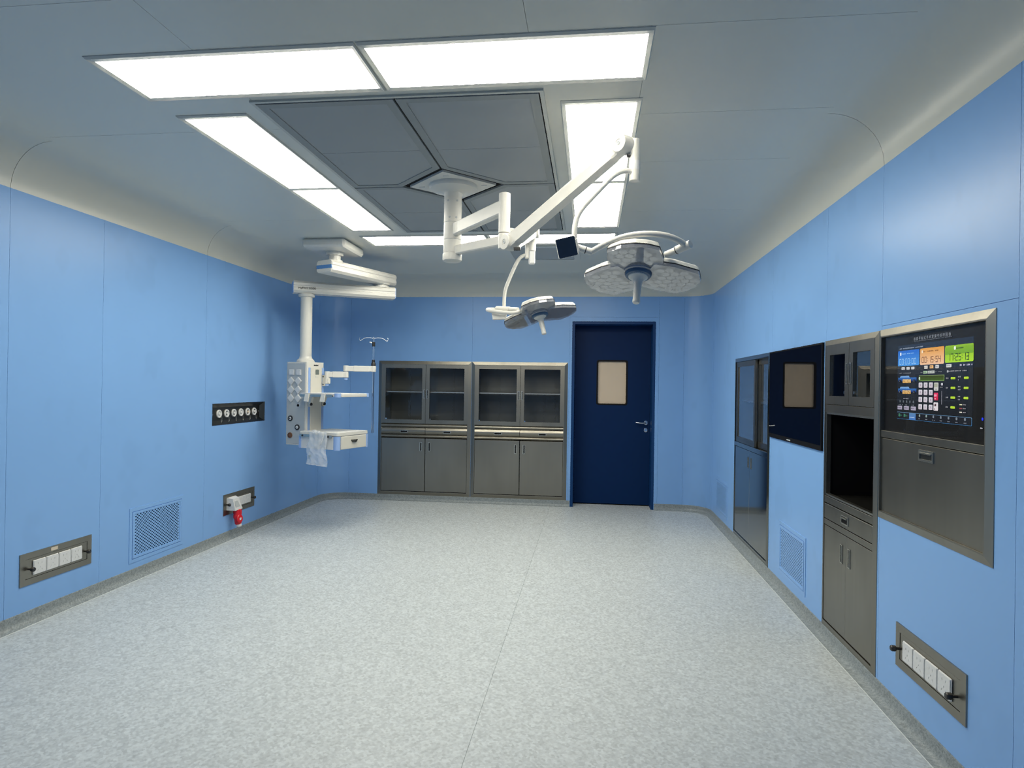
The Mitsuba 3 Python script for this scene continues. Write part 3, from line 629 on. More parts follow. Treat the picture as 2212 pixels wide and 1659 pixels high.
for i, g in enumerate(GLYPHS):
    yl = 2.930 - i * .0207
    for r in range(16):
        bits = int(g[r * 4:r * 4 + 4], 16); c = 0
        while c < 16:
            if bits >> (15 - c) & 1:
                e = c
                while e < 16 and bits >> (15 - e) & 1: e += 1
                quad(yl - c * .00112, yl - e * .00112, 1.6835 - (r + 1) * .00088, 1.6835 - r * .00088, (140, 146, 152), lay=1); c = e
            else: c += 1
words(2.936, 2.634, 1.6632, 1.6672, (92, 96, 102), n=44)
V, Fc, C = [], [], []
for q in Q:
    n = len(V)
    if len(q) == 3: pts, c0, lay = q; cols = [c0] * 4
    else:
        y0, y1, z0, z1, c0, c1, lay = q; pts = [(y1, z0), (y0, z0), (y0, z1), (y1, z1)]; cols = [c0, c0, c1, c1]
    cc = -.0034 + lay * .0009
    V += [WR.pt(a, b, cc) for a, b in pts]; C += cols
    f = [[n, n + 1, n + 2], [n, n + 2, n + 3]]
    nn = np.cross(V[n + 1] - V[n], V[n + 2] - V[n])
    Fc += f if nn[0] < 0 else [t[::-1] for t in f]
m = trimesh.Trimesh(np.array(V), np.array(Fc), process=False)
key = sc + '__display'
scene[key] = mikit.ply(m, 'm_black', color=np.array(C) * UIGAIN, emitter={'type': 'area', 'radiance': {'type': 'mesh_attribute', 'name': 'vertex_color'}})
labels[key] = {'label': 'lit display with blue, orange and green clock cards'}

# ------------------------------------------------------------------ socket panels
def socket_tile(h0, h1, b0, b1, c):
    """White three-and-two-pin outlet tile with a pressed face and slots cut through it."""
    m, z = (h0 + h1) / 2, (b0 + b1) / 2
    hole = [sbox(m - .014, z + .014, m - .011, z + .024), sbox(m + .011, z + .014, m + .014, z + .024), sbox(m - .002, z - .010, m + .002, z - .002),
            affinity.rotate(sbox(m - .016, z - .026, m - .013, z - .015), -30), affinity.rotate(sbox(m + .013, z - .026, m + .016, z - .015), 30)]
    face = rrect(h0 + .003, h1 - .003, b0 + .003, b1 - .003, .004).difference(unary_union(hole))
    return join(bx(h0, h1, b0, b1, c, c + .007, .003), prism(face, c + .0068, c + .0092))
def knob(h, b, c): return join(cyl((h, b, c), (h, b, c + .022), .006, 14), lathe([(.0, 0), (.011, .001), (.013, .006), (.013, .018), (.010, .022), (0, .023)], (h, b, c + .018), (0, 0, 1), 18))
def socket_panel(frame, h0, h1, b0, b1, tiles, bt0, bt1, knobs, label, sticker=None):
    k = thing('socket_panel', label, 'socket panel', 'steel socket panels low on the walls')
    w = .036
    part(k, 'frame', frame(prism(sbox(h0, b0, h1, b1).difference(sbox(h0 + w, b0 + w, h1 - w, b1 - w)), 0.0, .006)), 'm_steel')
    part(k, 'plate', frame(bx(h0 + w + .002, h1 - w - .002, b0 + w + .002, b1 - w - .002, 0.0, .004)), 'm_steel')
    part(k, 'plate_gap', frame(bx(h0 + w - .001, h1 - w + .001, b0 + w - .001, b1 - w + .001, -.001, .0015)), 'm_black')
    for (a, b) in tiles: part(k, 'socket', frame(socket_tile(a, b, bt0, bt1, .004)), 'm_white_cool')
    for (a, b) in knobs: part(k, 'knob', frame(knob(a, b, .004)), 'm_black_plastic', smooth=35)
    if sticker: part(k, 'sticker', frame(bx(*sticker, .006, .0066)), 'm_sticker')
    return k
socket_panel(WL, 3.326, 3.861, .237, .426, [(3.411 + i * .0925, 3.411 + i * .0925 + .0885) for i in range(4)], .288, .374, [(3.385, .331), (3.806, .329)], 'steel panel of four white sockets on the left wall, nearest the camera', (3.540, 3.590, .398, .418))
sp = socket_panel(WL, 5.394, 5.925, .237, .425, [(5.478 + i * .0935, 5.478 + i * .0935 + .0895) for i in range(1, 4)], .288, .372, [(5.445, .331), (5.880, .326)], 'steel socket panel on the left wall that holds the red plug')
socket_panel(WR, 2.501, 3.036, .238, .428, [(2.588 + i * .0945, 2.588 + i * .0945 + .0905) for i in range(4)], .286, .372, [(2.998, .322), (2.560, .322)], 'steel panel of four white sockets on the right wall below the console')
# industrial wall housing on the second panel: white wedge box with a grey window
hw = hull([(h, b, c) for h, b, c in ((5.445, .280, .004), (5.445, .392, .004), (5.590, .392, .004), (5.590, .280, .004), (5.450, .278, .085), (5.450, .384, .060), (5.545, .384, .060), (5.575, .278, .085))])
part(sp, 'industrial_socket', WL(hw), 'm_white_cool', label='white angled industrial socket housing')
part(sp, 'socket_window', WL(hull([(5.468, .305, .0815), (5.468, .360, .0685), (5.520, .360, .0685), (5.540, .305, .0815), (5.468, .305, .079), (5.468, .360, .066), (5.520, .360, .066), (5.540, .305, .079)])), 'm_grey')
k = thing('power_plug', 'red industrial plug with a white end hanging from the far left socket panel', 'plug')
ph, pc = 5.520, .062
part(k, 'body', WL(join(lathe([(.030, 0), (.034, .004), (.034, .050), (.037, .054), (.037, .075), (.031, .082), (.028, .130), (.022, .136)], (ph, .277, pc), (0, -1, 0.10), 28), bx(ph - .012, ph + .012, .235, .277, pc + .030, pc + .042, .003))), 'm_red', smooth=35)
part(k, 'lid', WL(join(lathe([(0, 0), (.036, .002), (.040, .006), (.040, .014), (.034, .020), (0, .021)], (ph - .012, .196, pc + .024), (-.10, .1, 1), 26))), 'm_red', smooth=35)
part(k, 'label_plate', WL(bx(ph - .030, ph - .004, .186, .206, pc + .044, pc + .0462)), 'm_white_cool')
part(k, 'cable_gland', WL(lathe([(.020, 0), (.024, .003), (.024, .030), (.018, .038), (0, .040)], (ph + .004, .156, pc + .014), (.08, -1, .1), 22)), 'm_white_cool', smooth=35)

# ------------------------------------------------------------------ gas outlet panel
k = thing('gas_outlet_panel', 'dark recessed panel with a row of six white gas outlets on the left wall', 'gas panel')
F = WL
O = [(5.206, 1.062), (6.102, 1.062), (6.102, 1.253), (5.206, 1.253)]; I = [(5.248, 1.098), (6.060, 1.098), (6.060, 1.217), (5.248, 1.217)]
for i in range(4):
    j = (i + 1) % 4
    part(k, 'frame_bar', F(hull([(*O[i], .0), (*O[j], .0), (*O[i], .004), (*O[j], .004), (*I[i], -.030), (*I[j], -.030), (*I[i], -.034), (*I[j], -.034)])), 'm_steel_dark')
part(k, 'plate', F(bx(5.246, 6.062, 1.096, 1.219, -.036, -.031)), 'm_steel_dark')
for (h, b) in ((5.258, 1.155), (6.050, 1.158)): part(k, 'screw', F(cyl((h, b, -.031), (h, b, -.027), .006, 12)), 'm_chrome')
for i in range(6):
    h = 5.354 + i * .1202; z = 1.159
    o = part(k, 'gas_outlet', F(lathe([(.020, .0), (.020, .004), (.024, .010), (.034, .012), (.037, .008), (.037, 0)][::-1], (h, z, -.031), (0, 0, 1), 30)), 'm_white_cool', smooth=35)
    part(o, 'bore', F(lathe([(.021, .0015), (.021, .0035)], (h, z, -.031), (0, 0, 1), 24)), 'm_grey' if i in (0, 3) else 'm_ink')
    part(o, 'core', F(lathe([(.012, 0), (.012, .010), (.008, .014), (0, .014)], (h, z, -.029), (0, 0, 1), 20)), 'm_white_cool' if i != 4 else 'm_sticker', smooth=35)
    part(o, 'pull_loop', F(tube(smooth_path([(h + .004, z - .036, -.012), (h + .004, z - .060, -.010), (h + .010, z - .078, -.010), (h + .017, z - .068, -.010), (h + .016, z - .036, -.012)], 18), .0012, 6)), 'm_steel_edge', smooth=True)

# ------------------------------------------------------------------ ceiling pendant
k = thing('ceiling_pendant', 'white medical supply pendant on two ceiling arms with shelf and drawer, near the left wall', 'ceiling pendant')
P0, J, CC = np.array([-2.440, 5.850]), np.array([-2.185, 6.465]), np.array([-2.827, 6.090])
part(k, 'ceiling_cover', bx(-2.655, -2.245, 5.590, 6.100, 2.698, ZL, .018), 'm_white')
part(k, 'ceiling_post', lathe([(.075, 0), (.075, .018), (.055, .024), (.055, .060), (.080, .064), (.080, .100)], (*P0, 2.600), (0, 0, 1), 40), 'm_white', smooth=35)
d1 = J - P0; d1 /= np.linalg.norm(d1); d2 = np.array([.8645, .5026])
def beam(o, d, L0, L1, w, z0, z1):
    """Extruded arm section: bevelled sides with a shallow groove."""
    h, t = z1 - z0, .022
    pts = [(-w / 2 + t, z0), (w / 2 - t, z0), (w / 2, z0 + t), (w / 2, z0 + h * .40), (w / 2 - .006, z0 + h * .45), (w / 2 - .006, z0 + h * .58), (w / 2, z0 + h * .63), (w / 2, z1 - t), (w / 2 - t, z1), (-w / 2 + t, z1), (-w / 2, z1 - t),
           (-w / 2, z0 + h * .63), (-w / 2 + .006, z0 + h * .58), (-w / 2 + .006, z0 + h * .45), (-w / 2, z0 + h * .40), (-w / 2, z0 + t)]
    return Fr((o[0], o[1], 0), (-d[1], d[0], 0), (0, 0, 1), (d[0], d[1], 0))(prism(Polygon(pts), L0, L1))
a1 = part(k, 'arm', beam(P0, d1, -.13, .790, .20, 2.486, 2.602), 'm_white')
part(a1, 'end_stripe', up_box(P0, d1, -.138, -.128, .196, 2.522, 2.556, .003), 'm_stripe')
part(a1, 'end_cap', up_box(P0, d1, -.134, -.126, .186, 2.492, 2.596, .003), 'm_white')
part(a1, 'end_cap', up_box(P0, d1, .788, .796, .186, 2.492, 2.596, .003), 'm_white')
part(k, 'arm_joint', lathe([(.085, 0), (.085, .014), (.070, .018), (.070, .026), (.088, .030), (.088, .040)], (*J, 2.452), (0, 0, 1), 40), 'm_white', smooth=35)
a2 = part(k, 'arm', beam(CC, d2, -.13, .877, .17, 2.336, 2.455), 'm_white')
part(a2, 'end_cap', up_box(CC, d2, -.136, -.126, .156, 2.342, 2.449, .003), 'm_strip'); part(a2, 'end_cap', up_box(CC, d2, .874, .884, .156, 2.342, 2.449, .003), 'm_strip')
tm = meshkit.text_mesh('HyPort 3000', .0200, .0012, True)
nside = np.array([d2[1], -d2[0]])
tf = Fr((*(CC + d2 * -.088 + nside * .0855), 2.372), (d2[0], d2[1], 0), (0, 0, 1), (nside[0], nside[1], 0))
part(a2, 'lettering', tf(tm), 'm_ink', label='dark lettering reading HyPort 3000')
part(k, 'column_collar', lathe([(.060, 0), (.078, .006), (.080, .030), (.074, .036)], (*CC, 2.300), (0, 0, 1), 40), 'm_white', smooth=35)
part(k, 'column', cyl((*CC, 1.69), (*CC, 2.335), .0565, 44), 'm_white', smooth=35)
part(k, 'column_base', lathe([(.086, 0), (.086, .018), (.074, .032), (.064, .040), (.058, .060)], (*CC, 1.650), (0, 0, 1), 44), 'm_white', smooth=35)
n_, t_ = np.array([.9582, -.2861]), np.array([.2861, .9582])
SB = Fr((*CC, 0), (*n_, 0), (*t_, 0), (0, 0, 1))                       # plan frame of the service head
SF = Fr((*(CC - t_ * .125), 0), (*n_, 0), (0, 0, 1), (*(-t_), 0))      # outlet face towards the room
FF = Fr((*(CC + n_ * .130), 0), (*t_, 0), (0, 0, 1), (*n_, 0))         # front face, shelf side
body = part(k, 'service_head', SB(prism(rrect(-.130, .130, -.125, .125, .018), .838, 1.652)), 'm_white')
part(body, 'outlet_plate', SF(bx(-.116, .112, .848, 1.640, .0, .004, .002)), 'm_grey')
for s in (-.053, .035): part(body, 'square_socket', SF(join(bx(s - .030, s + .030, 1.522, 1.578, .004, .014, .003), ring(s - .020, s + .020, 1.530, 1.570, .004, .014, .016), bx(s - .003, s + .003, 1.535, 1.565, .014, .0155))), 'm_white_cool')
for z in (1.464, 1.379, 1.295):
    for s in (-.057, .031):
        g = orient(SF.pt(s, z, .004), np.array(SF.A[0]) * .7071 + np.array([0, 0, .7071]), SF.A[2])
        part(body, 'diamond_socket', g(join(bx(-.031, .031, -.031, .031, 0, .012, .003), bx(-.024, .024, -.024, .024, .012, .0145, .002))), 'm_white_cool')
part(body, 'port', SF(cyl((.030, 1.226, .002), (.030, 1.226, .009), .012, 18)), 'm_black')
for (h, z, core) in ((-.062, 1.097, 'm_ink'), (.026, 1.012, 'm_grey'), (-.064, .930, 'm_brown')):
    o = part(body, 'gas_outlet', SF(lathe([(.027, 0), (.027, .010), (.020, .012), (.020, .004)], (h, z, .003), (0, 0, 1), 28)), 'm_ink' if core != 'm_brown' else 'm_brown', smooth=35)
    key = uniq(body + '__outlet_core')
    scene[key] = mikit.ply(SF(lathe([(.0165, 0), (.0165, .010), (.009, .013), (0, .013)], (h, z, .004), (0, 0, 1), 24)), 'm_white_cool' if core != 'm_brown' else 'm_brown', smooth=35)
    key = uniq(body + '__outlet_bore')
    scene[key] = mikit.ply(SF(join(bx(h - .009, h + .009, z - .004, z + .004, .015, .0178), cyl((h, z, .015), (h, z, .0182), .006, 12))), core)
for (a, b) in ((-.106, -.078), (.088, .118)): part(body, 'blue_strip', FF(bx(a, b, .84, 1.598, .0, .003)), 'm_strip', label='pale blue vertical strip')
part(body, 'front_cover', FF(bx(-.076, .086, .84, 1.598, .0, .006, .003)), 'm_cream')
part(body, 'display', FF(join(bx(-.012, .040, 1.530, 1.580, .006, .008, .001))), 'm_lcd')
part(body, 'lettering', FF(bx(-.028, .036, 1.616, 1.627, .0, .0008)), 'm_ink'); part(body, 'marking', FF(join(bx(-.008, .002, 1.500, 1.516, .006, .0066), bx(.016, .030, 1.506, 1.510, .006, .0066))), 'm_grey')
# shelf
def deck(p0, p1, q, z0, z1, r): return SB(prism(rrect(p0, p1, -q, q, r, 5), z0, z1))
s1 = part(k, 'shelf', deck(.134, .600, .232, 1.322, 1.351, .03), 'm_white_cool')
for q in (-.216, .216): part(s1, 'corner_guard', SB(lathe([(.030, 0), (.030, .037)], (.578, q, 1.317), (0, 0, 1), 22)), 'm_strip', smooth=35)
part(s1, 'front_bar', SB(bx(.588, .611, -.190, .190, 1.318, 1.350, .004)), 'm_white')
part(s1, 'side_rail', SB(bx(.160, .545, -.256, -.248, 1.316, 1.340, .002)), 'm_steel_edge')
for h in (.180, .365, .530): part(s1, 'rail_spacer', SB(cyl((h, -.249, 1.328), (h, -.230, 1.328), .007, 12)), 'm_black_plastic')
for h in (.255, .445):
    part(s1, 'rail_clip', SB(hull([(h - .022, -.262, 1.345), (h + .022, -.262, 1.345), (h - .030, -.275, 1.275), (h + .020, -.275, 1.270), (h - .022, -.250, 1.345), (h + .022, -.250, 1.345), (h - .028, -.258, 1.275), (h + .018, -.258, 1.270)])), 'm_white')
for q in (-.092, .103):
    part(s1, 'bracket', SB(hull([(.132, q - .014, 1.322), (.132, q + .014, 1.322), (.132, q - .014, 1.215), (.132, q + .014, 1.215), (.185, q - .014, 1.322), (.185, q + .014, 1.322), (.146, q - .014, 1.215), (.146, q + .014, 1.215)])), 'm_white')
    part(s1, 'knob', SB(lathe([(.012, 0), (.014, .004), (.014, .016), (0, .020)], (.148, q, 1.240), (1, 0, 0), 18)), 'm_black_plastic', smooth=35)
# drawer unit
s2 = part(k, 'drawer_unit', join(deck(.134, .596, .228, .826, .950, .03), SB(bx(.134, .590, -.200, .200, .948, .956))), 'm_white_cool')
part(s2, 'top_board', deck(.134, .604, .235, .955, .984, .03), 'm_white')
for q in (-.212, .212):
    part(s2, 'corner_guard', SB(lathe([(.032, 0), (.032, .128)], (.574, q, .822), (0, 0, 1), 22)), 'm_strip', smooth=35)
    part(s2, 'back_guard', SB(bx(.134, .164, q - .020 if q < 0 else q - .006, q + .006 if q < 0 else q + .020, .822, .952, .004)), 'm_strip')
dr_ = part(s2, 'drawer_front', SB(bx(.594, .609, -.190, .190, .828, .948, .003)), 'm_cream')
key = uniq(s2 + '__handle')
scene[key] = mikit.ply(SB(hull([(.609 + .024 * math.sin(a), .050 * math.cos(a), z) for a in np.linspace(0, math.pi, 14) for z in (.912,)] + [(.609 + .018 * math.sin(a) * .9, .034 * math.cos(a), .888) for a in np.linspace(0, math.pi, 14)])), 'm_steel_dark', smooth=35)
part(s2, 'side_rail', SB(bx(.160, .545, -.254, -.246, .935, .962, .002)), 'm_steel_edge')
for h in (.200, .505): part(s2, 'rail_spacer', SB(cyl((h, -.258, .948), (h, -.226, .948), .009, 12)), 'm_black_plastic')
# infusion arm
S0, S1, S2 = np.array([-2.616, 6.130]), np.array([-2.443, 6.185]), np.array([-2.182, 6.252])
BF = Fr((*(CC + t_ * .100), 0), (*n_, 0), (0, 0, 1), (*(-t_), 0))
part(k, 'arm_bracket', BF(join(prism(Polygon([(.128, 1.418), (.166, 1.418), (.188, 1.442), (.222, 1.442), (.222, 1.500), (.188, 1.500), (.166, 1.528), (.128, 1.528)]), -.008, .008), bx(.175, .218, 1.446, 1.496, -.020, .020, .005))), 'm_white')
for z in (1.434, 1.512): part(k, 'bracket_screw', BF(cyl((.146, z, .007), (.146, z, .011), .0065, 12)), 'm_black')
part(k, 'arm_knob', lathe([(.012, 0), (.018, .004), (.018, .020), (.010, .026)], (*S0, 1.418), (0, 0, 1), 20), 'm_strip', smooth=35)
part(k, 'arm_pivot', cyl((*S0, 1.442), (*S0, 1.508), .024, 24), 'm_white', smooth=35)
def link(A, B, z0, z1, r):
    d = (B - A) / np.linalg.norm(B - A); L = np.linalg.norm(B - A)
    return join(cyl((*A, z0), (*A, z1), r, 24, .004), cyl((*B, z0), (*B, z1), r, 24, .004), up_box(A, d, 0, L, r * 1.8, z0 + .003, z1 - .003, .004), up_box(A, d, L * .28, L * .86, r * 2.0, z0, z1, .004))
part(k, 'infusion_arm', link(S0, S1, 1.506, 1.566, .026), 'm_white', smooth=35); part(k, 'infusion_arm', link(S1, S2, 1.568, 1.628, .027), 'm_white', smooth=35)
part(k, 'arm_knob', lathe([(.010, 0), (.018, .004), (.018, .020), (.010, .026)], (*S1, 1.480), (0, 0, 1), 20), 'm_strip', smooth=35)

k = thing('infusion_pole', 'slim chrome infusion pole with black grips, held by the pendant arm beside the cabinet', 'infusion pole')
part(k, 'pole', cyl((*S2, .950), (*S2, 1.800), .0105, 20), 'm_chrome', smooth=35)
part(k, 'grip', lathe([(.023, 0), (.023, .020), (.015, .040), (.017, .046), (.015, .062)], (*S2, 1.629), (0, 0, 1), 24), 'm_black_plastic', smooth=35)
part(k, 'upper_tube', cyl((*S2, 1.690), (*S2, 1.922), .0075, 16), 'm_chrome', smooth=35)
part(k, 'clamp', cyl((*S2, 1.826), (*S2, 1.870), .0150, 20, .003), 'm_black_plastic', smooth=35)
part(k, 'lever', hull([(S2[0] - .012, S2[1] - .006, 1.856), (S2[0] - .012, S2[1] + .006, 1.866), (S2[0] - .040, S2[1] - .008, 1.866), (S2[0] - .040, S2[1] + .006, 1.876), (S2[0] - .048, S2[1], 1.868)]), 'm_white')
for i in range(4):
    a = math.radians(18 + 90 * i); u = np.array([math.cos(a), math.sin(a)])
    P = [(*(S2 + u * r), z) for r, z in ((.004, 1.905), (.030, 1.912), (.070, 1.912), (.105, 1.900), (.122, 1.886), (.136, 1.884), (.142, 1.900), (.136, 1.914))]
    part(k, 'hook', tube(smooth_path(P, 26), .0024, 8), 'm_chrome', smooth=True)

# plastic bag hanging on the drawer rail
k = thing('plastic_bag', 'clear crumpled plastic bag hanging from the rail of the pendant drawer unit', 'plastic bag')
nu, nv = 34, 44; vs, fs = [], []
for side in (0, 1):
    for j in range(nv):
        for i in range(nu):
            u, v = i / (nu - 1), j / (nv - 1)
            wd = .115 * (0.90 + .18 * v); x = .395 + (u - .5) * 2 * wd + .010 * math.sin(9 * v) - .012 * v
            z = .990 - .300 * v - .020 * u * v
            nz = (meshkit.fbm(np.array([u * 6.0, v * 7.0, 3.1 + side * 5]), 4, 3) - .5)
            bulge = (.006 + .024 * math.sin(math.pi * u) * (0.25 + v * .8)) * (1 if side else -.15)
            edge = min(1, 6 * u * (1 - u) * 2 + .05)
            vs.append(SB.pt(x, -.270 - (bulge + nz * .048) * edge, z))
o = nu * nv
for side in (0, 1):
    for j in range(nv - 1):
        for i in range(nu - 1):
            a, b, c, d = [side * o + q for q in (j * nu + i, j * nu + i + 1, (j + 1) * nu + i + 1, (j + 1) * nu + i)]
            fs += [[a, b, c], [a, c, d]] if side else [[a, c, b], [a, d, c]]
for i in range(nu - 1): a, b = (nv - 1) * nu + i, (nv - 1) * nu + i + 1; fs += [[a, b, o + b], [a, o + b, o + a]]
for j in range(nv - 1):
    for i, r in ((0, 0), (nu - 1, 1)):
        a, d = j * nu + i, (j + 1) * nu + i; fs += [[a, d, o + d], [a, o + d, o + a]] if r else [[a, o + d, d], [a, o + a, o + d]]
part(k, 'film', trimesh.Trimesh(np.array(vs), np.array(fs), process=False), 'm_film', smooth=True)
part(k, 'sticker', SB(cyl((.322, -.283, .762), (.322, -.2845, .762), .011, 14)), 'm_green')
part(k, 'tie', SB(tube(smooth_path([(.492, -.300, .985), (.484, -.304, .930), (.462, -.306, .880), (.447, -.304, .868)], 16), .004, 8)), 'm_white_cool', smooth=True)
part(k, 'knot', SB(join(*[lathe([(0, -.018), (.016, -.008), (.020, .004), (.010, .014), (0, .018)], (.368 + dx, -.262 + dy, .990 + dz), (dx * 9 + .3, dy, 1), 9) for dx, dy, dz in ((-.03, .004, 0), (.0, -.006, .004), (.035, 0, -.004))])), 'm_film', smooth=True)

# ------------------------------------------------------------------ surgical light
k = thing('surgical_light', 'white double-headed surgical lamp on a column hanging from the middle of the air diffuser', 'surgical light')
LC = np.array([-.918, 4.142])
part(k, 'ceiling_plate', prism(Polygon([(mx - .29, my), (mx, my - .29), (mx + .29, my), (mx, my + .29)]), ZL - .016, ZL - .0005), 'm_white')
for dx, dy in ((-.21, 0), (.21, 0), (0, -.21), (0, .21)):
    part(k, 'plate_marking', Fr((mx + dx, my + dy, ZL - .0162), (1, 0, 0), (0, -1, 0), (0, 0, -1))(join(bx(-.020, .020, -.008, -.002, 0, .0006), bx(-.016, .022, .004, .010, 0, .0006))), 'm_grey')
part(k, 'canopy', lathe([(.158, 0), (.160, .006), (.156, .020), (.140, .030), (.090, .036), (.064, .046), (.0585, .060)][::-1] and [(.160, 0), (.160, .012), (.152, .026), (.128, .034), (.080, .040), (.062, .052), (.0585, .075)], (*LC, ZL - .016), (0, 0, -1), 56), 'm_white', smooth=40)
part(k, 'column', cyl((*LC, 2.520), (*LC, 2.720), .0585, 44), 'm_white', smooth=35)
for z, a in ((2.655, 250), (2.655, 310), (2.545, 262), (2.545, 305)):
    u = np.array([math.cos(math.radians(a)), math.sin(math.radians(a))]); part(k, 'screw', cyl((*(LC + u * .056), z), (*(LC + u * .0605), z), .007, 12), 'm_grey')
part(k, 'arm_hub', cyl((*LC, 2.407), (*LC, 2.517), .0585, 44, .002), 'm_white', smooth=35); part(k, 'arm_hub', cyl((*LC, 2.318), (*LC, 2.404), .0585, 44, .002), 'm_white', smooth=35)
part(k, 'hub_gap', cyl((*LC, 2.40), (*LC, 2.525), .0560, 32), 'm_grey')
part(k, 'end_cap', lathe([(.050, 0), (.062, .008), (.0635, .016), (.0635, .048), (.0585, .056)], (*LC, 2.262), (0, 0, 1), 44), 'm_white', smooth=35)
TA = np.array([-.499, 3.604]); dA = TA - LC; LA = np.linalg.norm(dA)
part(k, 'extension_arm', up_box(LC, dA, .045, LA - .005, .050, 2.428, 2.508, .006), 'm_white')
part(k, 'arm_label', up_box(LC, dA, .075, .120, .0512, 2.440, 2.497, 0), 'm_cream')
part(k, 'arm_post', cyl((*TA, 2.318), (*TA, 2.545), .0330, 36, .004), 'm_white', smooth=35)
part(k, 'post_hub', cyl((*TA, 2.228), (*TA, 2.315), .0335, 36, .004), 'm_white', smooth=35)
def spring_arm(A, B, w0, h0, w1, h1, side, disc0, disc1):
    """Tapered balancing arm between two elbow points with round covers on the visible side."""
    d = B - A; L = np.linalg.norm(d); f = orient(A, d, side); g = []
    m = hull([f.pt(l, y, c) for l, hh, ww in ((0, h0, w0), (L, h1, w1)) for y in (-hh / 2, hh / 2) for c in (-ww / 2, ww / 2)] + [f.pt(l, y, c) for l, hh, ww in ((0, h0 * .7, w0 * 1.2), (L, h1 * .7, w1 * 1.2)) for y in (-hh / 2, hh / 2) for c in (-ww / 2, ww / 2)])
    b = part(k, 'spring_arm', m, 'm_white', smooth=20)
    part(b, 'groove_cover', hull([f.pt(l, y, c) for l, hh, ww in ((L * .08, h0 * .36, w0 * 1.25), (L * .92, h1 * .36, w1 * 1.25)) for y in (-hh / .72, -hh / .72 + hh) for c in (-ww / 2, ww / 2)]), 'm_white', smooth=20)
    for l, r, ww in ((0, disc0, w0), (L, disc1, w1)):
        cc = f.pt(l, 0, 0); s = f.A[2]
        e = part(b, 'elbow', lathe([(r * .9, -.026), (r, -.023), (r, .037), (r * .94, .041), (r * .40, .042), (r * .36, .039), (0, .039)], cc, s, 40), 'm_white', smooth=35)
        part(b, 'elbow_screw', lathe([(r * .22, .038), (r * .22, .0425), (r * .12, .0425), (r * .10, .040)], cc, s, 6), 'm_grey')
    return b
A1, B1 = np.array([-.462, 3.570, 2.254]), np.array([.140, 2.985, 2.570])
side1 = np.cross(B1 - A1, [0, 0, 1.0]); side1 = side1 if side1[1] < 0 else -side1
spring_arm(A1, B1, .045, .074, .042, .062, side1, .043, .043)
part(k, 'elbow_stop', hull([A1 + np.array([.030, -.030, -.050]) + np.array([a, b, c]) for a in (0, .035) for b in (0, -.03) for c in (0, .014)]), 'm_black_plastic')
E1 = np.array([.188, 2.992])
part(k, 'arm_end_tube', join(cyl((*E1, 2.402), (*E1, 2.596), .0235, 32, .004), cyl(B1, (*E1, B1[2]), .020, 20)), 'm_white', smooth=35)
part(k, 'tube_collar', lathe([(.0245, 0), (.0250, .003), (.0250, .038), (.0245, .041)], (*E1, 2.452), (0, 0, 1), 32), 'm_white_cool', smooth=35)
part(k, 'elbow_stop', cyl(B1 + np.array([.012, .0, -.052]), B1 + np.array([.030, .0, -.052]), .008, 12), 'm_black_plastic')
GP = [(.186, 2.985, 2.437), (.142, 2.975, 2.446), (.097, 2.962, 2.424), (.051, 2.948, 2.377), (-.029, 2.925, 2.285), (-.063, 2.912, 2.236), (-.079, 2.902, 2.176), (-.079, 2.894, 2.085)]
part(k, 'yoke_tube', tube(smooth_path(GP, 46), .0125, 18), 'm_white', smooth=35)
Y0, Y1 = np.array([-.080, 2.892, 2.082]), np.array([-.012, 2.898, 2.061])
part(k, 'yoke_joint', join(cyl(Y0 - (Y1 - Y0) * .25, Y1 + (Y1 - Y0) * .20, .0155, 24, .003)), 'm_white', smooth=35)
part(k, 'joint_ring', cyl(Y0 + (Y1 - Y0) * .72, Y0 + (Y1 - Y0) * .78, .0158, 24), 'm_ink')
# handset on the joint
ez = np.array([-.10, .990, .02]); hf = orient((-.112, 2.868, 2.074), (.965, .10, .235), (.12, -1, -.16))
hs = part(k, 'control_panel', hf(bx(-.046, .046, -.044, .044, -.018, .004, .004)), 'm_white'); part(hs, 'screen', hf(prism(rrect(-.0445, .0405, -.0425, .0425, .005), .0038, .0052)), 'm_screen_glass')
part(hs, 'back_box', hf(bx(.020, .052, -.034, .030, -.030, .002, .004)), 'm_white')

